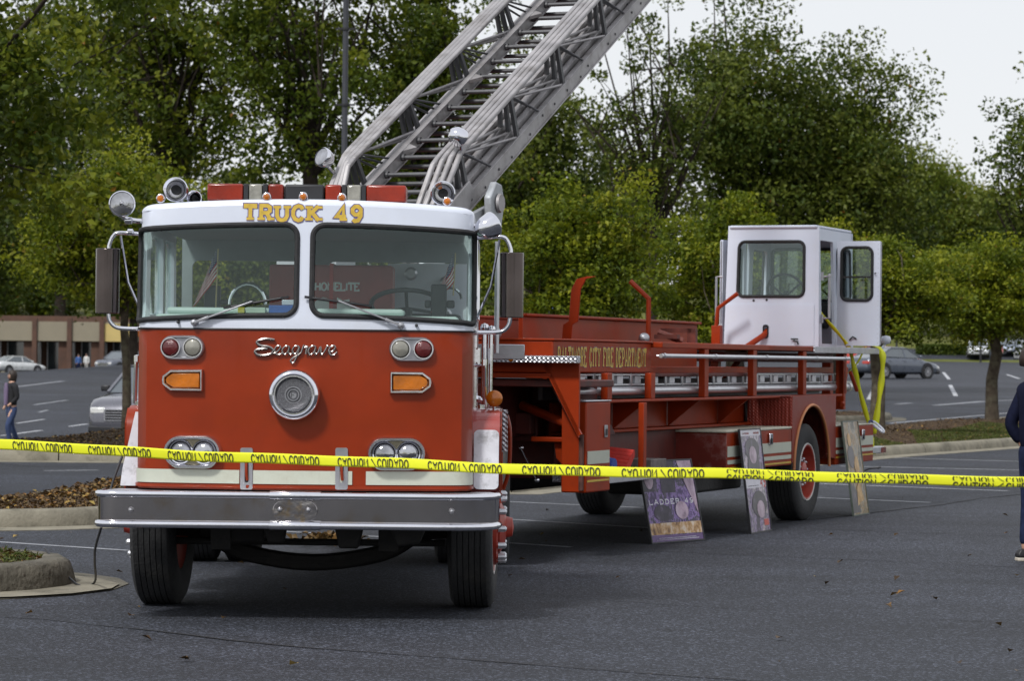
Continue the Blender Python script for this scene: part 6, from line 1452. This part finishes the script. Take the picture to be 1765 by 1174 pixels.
person('person in white by the brick pier of the shops', -36.0, 245.5, -20, 1.7, mat('white_shirt', (.6, .6, .58), .8), mat('pale_trousers', (.35, .34, .32), .8), BLACK, HAIRD, False)

# ------------------------------------------------------------------ caution tape
YEL = mat('caution_yellow', (.78, .80, .02), .45, 0, 0, .05, 3, .15, 6); BLK = mat('tape_print', (.02, .02, .015), .6)
tA, tB = Vector((-2.75, 15.06, 1.132)), Vector((2.22, 11.50, 1.136)); TLn = (tB-tA).length; td = (tB-tA).normalized(); tn = Vector((td.y, -td.x, 0)).normalized()
def tw(t): return .054-.013*(t/TLn)
def tp_(t, v, l=0):      # v from 0 (bottom) to 1 (top)
    s_ = t/TLn; c = tA+(tB-tA)*s_; c.z += .0035*math.sin(t*3.1)+.002*math.sin(t*7.3) + -.026*math.sin(math.pi*min(1, max(0, s_)))
    bend = .0015*math.sin(v*math.pi)+.004*math.sin(t*2.1); tilt = .004*math.sin(t*1.3)
    return Vector((c.x, c.y, c.z+(v-.5)*tw(t)))+tn*(bend+tilt*(v-.5)+l)
mb = MB(); nt_, nv = 120, 6
mb.v = [tuple(tp_(TLn*i/nt_, j/nv)) for i in range(nt_+1) for j in range(nv+1)]; mb.f = [(i*(nv+1)+j, (i+1)*(nv+1)+j, (i+1)*(nv+1)+j+1, i*(nv+1)+j+1) for i in range(nt_) for j in range(nv)]; mb.mi = [0]*len(mb.f)
tape = obj('caution_tape', mb, YEL, smooth=180); tag(tape, 'yellow caution tape strung across the whole picture in front of the truck', 'caution tape')
so_ = tape.modifiers.new('thickness', 'SOLIDIFY'); so_.thickness = .001; so_.offset = -1
per = .536; t0 = .236; k = -1
while t0+k*per < TLn:
    a = t0+k*per; k += 1
    for word, dx, wd in (('CAUTION', 0, .178), ('/', .200, .020), ('CUIDADO', .238, .180)):
        for row in (0, 1):
            right = a > TLn*.66
            if row == 1 and not right: continue
            def f(x, z, l, row=row, dx=dx):
                t = a+dx+x
                if row == 0:     # printed upside down along the fold, its lower part folded away
                    lo = .10 if not right else .52; v = lo + (1-z/.032)*(.78 if not right else .62) - (.06 if not right else .16); v = min(v, .92); v = max(v, lo)
                else: v = -.22+z/.032*.58; v = max(v, .02)
                return tp_(max(0, min(TLn, t)), v, .0022+l)
            mb = MB(); text(mb, word, wd, .032, .0062, f, False, .30, .12 if row == 0 else .1)
            if mb.v: obj('warning_lettering', mb, BLK, tape, smooth=0)
# yellow straps hanging from the tiller deck
def ribbon3(name, pts, w_, wdir, m, parent=None):
    P = smooth_pts(pts, 6); mb = MB(); n_ = len(P); wd_ = Vector(wdir)
    vs = []
    for i, p in enumerate(P): q = wd_*w_/2*(1-.25*math.sin(i*.9)); vs += [p-q, p+q]
    mb.add(vs, [(2*i, 2*i+1, 2*i+3, 2*i+2) for i in range(n_-1)]); o = obj(name, mb, m, parent, smooth=180); s = o.modifiers.new('t', 'SOLIDIFY'); s.thickness = .002; return o
def wp(px, py, Y): return Vector(((px-882)/5000*Y, Y, 1.6+(y0px(px)-py)/5000*Y))
st_ = thing('yellow_strap', 'loose yellow tape looped over the tiller deck corner and tied down to the tail', 'strap', wp(1510, 600, 32.4))
inv = T(-st_.location)
def rb3(n_, pts, w_, wd): o = ribbon3(n_, pts, w_, wd, YEL, st_); o.matrix_basis = inv; return o
rb3('strap', [wp(1411, 536, 31.7), wp(1440, 570, 31.8), wp(1462, 598, 31.9), wp(1472, 632, 31.9), wp(1484, 680, 32.0), wp(1500, 736, 32.1)], .055, (.95, 0, -.2))
rb3('strap', [wp(1492, 597, 32.3), wp(1512, 598, 32.2), wp(1521, 612, 32.1), wp(1520, 650, 32.1), wp(1514, 700, 32.1), wp(1508, 748, 32.1)], .06, (1, 0, 0))
rb3('strap', [wp(1460, 645, 33), wp(1478, 625, 32.8), wp(1490, 600, 32.7)], .05, (.8, 0, .6))
rb3('strap', [wp(1502, 740, 32.1), wp(1505, 760, 32.1), wp(1508, 783, 32.1)], .03, (1, 0, 0))
cb = thing('carabiner_knot', 'white plastic clip knotted into the yellow tape at the tail of the truck', 'clip', wp(1510, 737, 31.95))
mb = MB(); mb.tube([Vector(p) for p in smooth_pts([(-.06, 0, .06), (-.02, 0, .065), (.04, 0, .02), (.09, 0, -.03), (.085, 0, -.055), (.03, 0, -.02), (-.04, 0, .03), (-.075, 0, .045), (-.06, 0, .06)], 3)], .013, 6, False); mb.tube([(-.05, -.01, .05), (.07, -.01, -.045)], .018, 6); obj('clip_body', mb, mat('white_plastic', (.75, .78, .85), .4), cb, smooth=60)
mb = MB(); mb.tube(ring_pts((-.055, -.02, .055), .022, 90, 12), .009, 6, False); obj('clip_ring', mb, mat('blue_plastic', (.08, .1, .3), .4), cb)
mb = MB(); mb.tube([wp(p, q, 31.2) for p, q in ((1484, 815), (1500, 808), (1520, 806), (1514, 808))], .010, 6); o = obj('tail_cable', mb, BLACK); tag(o, 'black cable end hanging under the tail locker', 'cable')
# electric cord at the left of the bumper
mb = MB(); P = smooth_pts([wp(212, 788, 18.4), wp(204, 810, 18.2), wp(193, 845, 18.0), wp(181, 900, 17.95), wp(177, 912, 17.9), wp(168, 945, 18.6), wp(167, 968, 19.3), Vector((-2.86, 20.0, .03)), Vector((-2.98, 19.95, .025)), Vector((-3.3, 20.6, .22))], 5)
mb.tube(P, .008, 6); o = obj('power_cord', mb, BLACK); tag(o, 'thin black cord hanging from the left end of the bumper to the kerb', 'cord')

# ------------------------------------------------------------------ posters
def postermat(name, ramp, sc, seed):
    m = bpy.data.materials.new(name); m.use_nodes = True; n = m.node_tree; b = n.nodes['Principled BSDF']; K = n.links.new
    tc = n.nodes.new('ShaderNodeTexCoord'); mp = n.nodes.new('ShaderNodeMapping'); mp.inputs['Location'].default_value = (seed, seed*.3, 0); mp.inputs['Scale'].default_value = (1.2, 1, .75)
    z = n.nodes.new('ShaderNodeTexNoise'); z.inputs['Scale'].default_value = sc; z.inputs['Detail'].default_value = 9; z.inputs['Roughness'].default_value = .72; z.inputs['Distortion'].default_value = .15
    K(tc.outputs['Object'], mp.inputs[0]); K(mp.outputs[0], z.inputs['Vector']); r = n.nodes.new('ShaderNodeValToRGB'); e = r.color_ramp.elements
    e[0].position, e[0].color = ramp[0][0], (*ramp[0][1], 1); e[1].position, e[1].color = ramp[-1][0], (*ramp[-1][1], 1)
    for p, c in ramp[1:-1]: q = e.new(p); q.color = (*c, 1)
    K(z.outputs['Fac'], r.inputs[0]); K(r.outputs[0], b.inputs['Base Color']); b.inputs['Roughness'].default_value = .3; b.inputs['Specular IOR Level'].default_value = .3; b.inputs['Coat Weight'].default_value = .15; b.inputs['Coat Roughness'].default_value = .1
    return m
PUR = [(.30, (.02, .015, .03)), (.43, (.07, .04, .13)), (.49, (.28, .18, .42)), (.53, (.03, .035, .04)), (.60, (.10, .06, .12)), (.64, (.50, .42, .60)), (.72, (.10, .06, .05))]
GRY = [(.30, (.02, .02, .025)), (.43, (.06, .04, .09)), (.48, (.40, .30, .50)), (.53, (.05, .04, .06)), (.60, (.62, .55, .62)), (.70, (.30, .06, .05))]
GLD = [(.28, (.02, .025, .02)), (.42, (.08, .06, .03)), (.47, (.30, .28, .24)), (.51, (.34, .17, .03)), (.55, (.04, .05, .045)), (.60, (.38, .24, .06)), (.68, (.45, .42, .36))]
def board(name, label, A, B, up, hgt, m, frame, extras):
    A = Vector(A); B = Vector(B); x = (B-A); w_ = x.length; x.normalize(); up = Vector(up).normalized(); y = up.cross(x).normalized()
    if y.y < 0: y = -y
    M = Matrix((x, y, up)).transposed().to_4x4(); M.translation = A
    rt = thing(name, label, 'poster', A); rt.matrix_world = M
    mb = MB(); mb.box(0, w_, .0, .012, 0, hgt); obj('backing_board', mb, frame, rt, bevel=.002)
    mb = MB(); mb.box(.012, w_-.012, -.0035, -.0005, .012, hgt-.012); obj('printed_sheet', mb, m, rt)
    mb = MB()
    for a, b, c, d in ((0, w_, 0, .012), (0, w_, hgt-.012, hgt), (0, .012, .013, hgt-.013), (w_-.012, w_, .013, hgt-.013)): mb.box(a, b, -.010, -.0005, c, d)
    obj('poster_frame', mb, frame, rt)
    for mm, boxes in extras:
        mb = MB()
        for (a, b, c, d) in boxes: mb.box(a*w_, b*w_, -.0055, -.004, c*hgt, d*hgt)
        if boxes: obj('printed_patch', mb, mm, rt, kind=None)
    return rt, w_
WHT = mat('poster_white', (.62, .6, .66), .3); RDT = mat('poster_red', (.5, .05, .03), .3); BKT = mat('poster_black', (.02, .02, .025), .3); PUD = mat('poster_purple', (.10, .05, .16), .3); FIRE = postermat('poster_fire', [(.35, (.08, .03, .02)), (.48, (.45, .26, .10)), (.6, (.65, .55, .45)), (.7, (.12, .06, .08))], 9, 3)
def ptext(rt, txt, x, z, wd, h, th, m, lift=-.0065): 
    mb = MB(); text(mb, txt, wd, h, th, lambda a, b, l: Vector((x+a, lift-l, z+b)), False, .42); obj('printed_lettering', mb, m, rt, smooth=0)
FRB = mat('black_frame', (.015, .015, .018), .4); FRG = mat('weathered_frame', (.09, .11, .09), .5, 0, 0, .3, 12)
p1, w1 = board('poster_board', 'framed purple poster lettered in white, widest and nearest of the three leaning posters', (1.235, 25.30, .0), (1.735, 25.88, .0), (-.13, .10, .72), .74, postermat('poster_purple_print', PUR, 5.5, 1.2), FRB, [(FIRE, [(.02, .98, .10, .24)]), (PUD, [(.02, .98, .02, .09)]), (WHT, [(.1, .9, .035, .045), (.15, .85, .055, .062)])])
ptext(p1, 'LADDER 49', .06, .345, w1*.82, .040, .009, WHT)
W2 = lambda v, u, z=0: TW @ Vector((v, u, z))
a2, b2 = W2(1.39, 5.72), W2(1.39, 6.38); upv = W2(1.262, 6, 1.0)-W2(1.39, 6, 0)
p2, w2 = board('poster_board', 'tall white-headed poster with red numerals leaning on the striped locker', a2, b2, upv, .98, postermat('poster_grey_print', GRY, 5, 4.2), FRB, [(WHT, [(.03, .97, .93, .985), (.03, .97, .43, .55)]), (RDT, [(.10, .42, .945, .965), (.62, .9, .945, .965), (.70, .92, .06, .12)]), (BKT, [(.12, .62, .445, .455)])])
ptext(p2, '49', w2*.72, .425, w2*.22, .105, .022, RDT)
a3, b3 = W2(1.40, 9.28), W2(1.40, 9.90); upv = W2(1.262, 9.6, 1.0)-W2(1.40, 9.6, 0)
p3, w3 = board('poster_board', 'weathered golden-brown poster leaning behind the rear wheel, rightmost of the three', a3, b3, upv, 1.0, postermat('poster_gold_print', GLD, 6, 7.5), FRG, [])
def ell(cx, cz, rx, rz): return [(cx+rx*math.cos(R(a)), cz+rz*math.sin(R(a))) for a in range(0, 360, 18)]
def blot(rt, m, shapes, w_, h_, lift=.0056):
    for q, s_ in enumerate(shapes): mb = MB(); mb.prism([(x*w_, z*h_) for x, z in s_], -lift-.0004*q, -lift-.0004*q+.0003); obj('printed_patch', mb, m, rt, smooth=0)
SKT = postermat('poster_pale_print', [(.3, (.10, .07, .10)), (.5, (.42, .30, .38)), (.7, (.62, .52, .60))], 7, 2); DKT = postermat('poster_dark_print', [(.3, (.01, .01, .015)), (.55, (.05, .04, .06)), (.7, (.16, .12, .20))], 8, 6); ORT = postermat('poster_orange_print', [(.3, (.10, .05, .01)), (.5, (.50, .26, .05)), (.7, (.70, .55, .30))], 8, 9)
blot(p1, DKT, [[(.02, .62), (.26, .62), (.30, .98), (.02, .98)], [(.34, .60), (.60, .60), (.66, .98), (.36, .98)], ell(.3, .36, .17, .10)], w1, .74, .0058)
blot(p1, SKT, [ell(.13, .80, .085, .15), [(.70, .98), (.80, .70), (.97, .33), (.97, .98)], ell(.66, .38, .12, .11)], w1, .74, .0075)
blot(p2, DKT, [ell(.5, .80, .34, .11), ell(.56, .27, .34, .13), [(.2, .58), (.8, .58), (.75, .72), (.25, .72)]], w2, .98, .0062)
blot(p2, SKT, [ell(.5, .745, .17, .085), ell(.6, .22, .18, .085)], w2, .98, .0080)
blot(p3, DKT, [[(.05, .03), (.5, .03), (.42, .25), (.05, .35)], ell(.3, .62, .2, .12)], w3, 1.0, .0058)
blot(p3, ORT, [ell(.58, .52, .14, .10), ell(.28, .80, .10, .07), [(.35, .10), (.75, .16), (.62, .36), (.42, .30)]], w3, 1.0, .0075)
# things on the running board
cl = thing('folded_shirt', 'folded blue and white shirt lying on the running board', 'shirt', W2(1.0, 2.55, .657), R(-22))
mb = MB(); mb.tube([(-.15, 0, .07), (.0, .0, .075), (.18, .02, .07)], [.065, .075, .06], 12); mb.v = [(a*1, b*1.5, c) for a, b, c in mb.v]; obj('cloth_roll', mb, mat('blue_cloth', (.03, .07, .30), .85, 0, 0, .2, 20), cl, smooth=60)
mb = MB(); mb.tube([(.02, .0, .07), (.13, .0, .07)], .079, 12); mb.v = [(a, b*1.5, c) for a, b, c in mb.v]; obj('white_band', mb, mat('white_cloth', (.62, .62, .6), .85), cl, smooth=60)
cl = thing('red_jacket', 'bright red folded jacket beside the blue shirt on the running board', 'jacket', W2(.98, 3.02, .657), R(-22))
mb = MB(); 
for k in range(5): mb.tube([(-.18, -.12+.03*k, .03+.03*k), (0, -.1+.03*k, .05+.028*k), (.2, -.12+.04*k, .03+.03*k)], [.04, .05, .04], 10)
obj('cloth_folds', mb, mat('red_cloth', (.50, .03, .02), .85, 0, 0, .2, 20), cl, smooth=80)
mb = MB(); mb.box(-.2, .1, -.25, .15, 0, .16); o = obj('wooden_crate', mb, mat('grey_wood', (.17, .15, .14), .8, 0, 0, .35, 14), None, W2(1.05, 3.85, .50) and TW @ T((1.05, 3.85, .586)), bevel=.006); tag(o, 'grey wooden box standing at the end of the running board', 'box')
mb = MB(); mb.box(-.15, .15, -.4, .4, 0, .02); o = obj('grey_board', mb, FRG, None, TW @ T((1.06, 4.75, .5855)), bevel=.003); tag(o, 'grey framed board lying behind the purple poster', 'board')

# ------------------------------------------------------------------ things in the cab
cs = thing('equipment_case', 'red case with white lettering standing behind the windshield', 'case', TR+Vector((.10, 1.55, 1.80)))
mb = MB(); mb.box(-.40, .40, -.18, .18, .002, .40); obj('case_body', mb, mat('red_case', (.36, .06, .05), .6), cs, bevel=.015)
WL_ = mat('white_print', (.75, .78, .76), .6)
mb = MB(); text(mb, 'HOMELITE', .28, .048, .011, lambda x, z, l: Vector((-.10+x, -.183-l, .235+z)), False, .25); obj('case_lettering', mb, WL_, cs, smooth=0)
mb = MB(); mb.prism([(-.05+.06*math.cos(R(a))+.0, .13+.06*math.sin(R(a))) for a in range(0, 360, 30)], -.184, -.182); mb.prism([(.04, .07), (.04, .19), (.08, .17), (.12, .18), (.13, .13), (.20, .09), (.18, .06)], -.184, -.182); obj('case_emblem', mb, WL_, cs, smooth=0)
mb = MB(); mb.box(-.01, .015, -.19, .185, .0, .41); obj('case_strap', mb, mat('red_strap', (.5, .03, .02), .6), cs)
FR, FW, FB = mat('flag_red', (.50, .02, .025), .8), mat('flag_white', (.82, .83, .82), .8), mat('flag_blue', (.03, .04, .16), .8)
def flag(label, loc, rz, h_):
    t = thing('small_flag', label, 'flag', loc, rz, 'small flags in the cab')
    mb = MB(); mb.tube([(0, 0, -.02), (.012, 0, h_)], .005, 6); obj('flag_pole', mb, mat('flag_stick', (.5, .4, .2), .6), t)
    mb = MB(); nx, nz = 10, 13
    def P(i, j):       # j: along the drop, i: away from the pole
        u = i/nx; v = j/nz; sag = u*(.16+.05*v); return (-(.012*(1-v)+u*(.06+.10*v)) + .01, .012*math.sin(u*14+v*3), h_-.005-v*.17-sag)
    for i in range(nx):
        for j in range(nz):
            mb.cm = (2 if (i < 5 and j < 6) else (0 if j % 2 == 0 else 1)); mb.add([P(i, j), P(i+1, j), P(i+1, j+1), P(i, j+1)], [(0, 1, 2, 3)])
    obj('flag_cloth', mb, [FR, FW, FB], t, smooth=0)
    mb = MB()
    for i in range(5):
        for j in range(5): p = Vector(P(i+.5, j+.6)); mb.box(p.x-.0022, p.x+.0022, p.y-.006, p.y-.005, p.z-.0022, p.z+.0022)
    obj('flag_stars', mb, FW, t, kind='stuff')
flag('small american flag on a stick behind the left windshield pane', TR+Vector((-.60, .93, 1.90)), 0, .38)
flag('small american flag at the right end of the windshield', TR+Vector((.90, .95, 2.02)), .3, .25)
bkm = [(.04, .12, .4), (.45, .5, .45), (.5, .45, .05), (.1, .2, .45)]
bk = thing('paper_stack', 'blue folders and papers piled on the dashboard near the centre post', 'papers', TR+Vector((-.22, .70, 1.872)))
mb = MB(); mb.box(-.02, .24, -.06, .12, 0, .05); obj('blue_folder', mb, mat('blue_folder', (.03, .10, .38), .5), bk, bevel=.004)
mb = MB(); mb.box(-.16, -.04, -.08, .02, 0, .035); obj('leaflet', mb, mat('pale_leaflet', (.5, .62, .5), .6), bk, bevel=.003)
mb = MB(); mb.box(-.21, -.17, -.08, .0, 0, .035); obj('yellow_leaflet', mb, mat('yellow_leaflet', (.55, .5, .06), .6), bk, bevel=.003)
mb = MB(); mb.box(.06, .16, -.05, .1, .052, .085); obj('white_box', mb, WHITE, bk, bevel=.004)

# ------------------------------------------------------------------ loose leaves on the asphalt
rs_ = np.random.RandomState(8); pts = []
for px, py in ((322, 1141), (55, 1062), (230, 1066), (390, 1070), (258, 1105), (904, 968), (1408, 998), (1430, 1009), (1545, 1029), (1556, 1026), (1614, 1036), (1535, 1049), (1452, 972), (1757, 1162), (1757, 996), (945, 936), (1127, 1169), (210, 990), (930, 740)):
    for q in range(3 if px == 322 else 1): p = gp(px+q*4, py); pts.append((p.x, p.y, p.z+.018))
for k in range(70):
    px, py = rs_.uniform(0, 1765), rs_.uniform(850, 1165); p = gp(px, py)
    if rs_.rand() < .5 or py < 930: pts.append((p.x, p.y, p.z+.015))
P_ = np.array(pts); quads('fallen_leaves', P_, .055*(.4+rs_.rand(len(P_))), 2.2, rs_.rand(len(P_)), LEAFLIT, .75, None, 'stuff', (0, 0, 1), 4, None, .2)
pts = []; c = gp(570, 940)
for k in range(70): a = rs_.normal(size=2); pts.append((c.x+a[0]*.16, c.y+a[1]*.25, .03+.05*rs_.rand()))
P_ = np.array(pts); quads('leaf_pile', P_, .09*(.5+rs_.rand(len(P_))), .6, rs_.rand(len(P_))*.6+.2, LEAFLIT, .7, None, 'stuff', (0, 0, 1), 5)
# tyre marks / twigs on the kerb side are left to the material
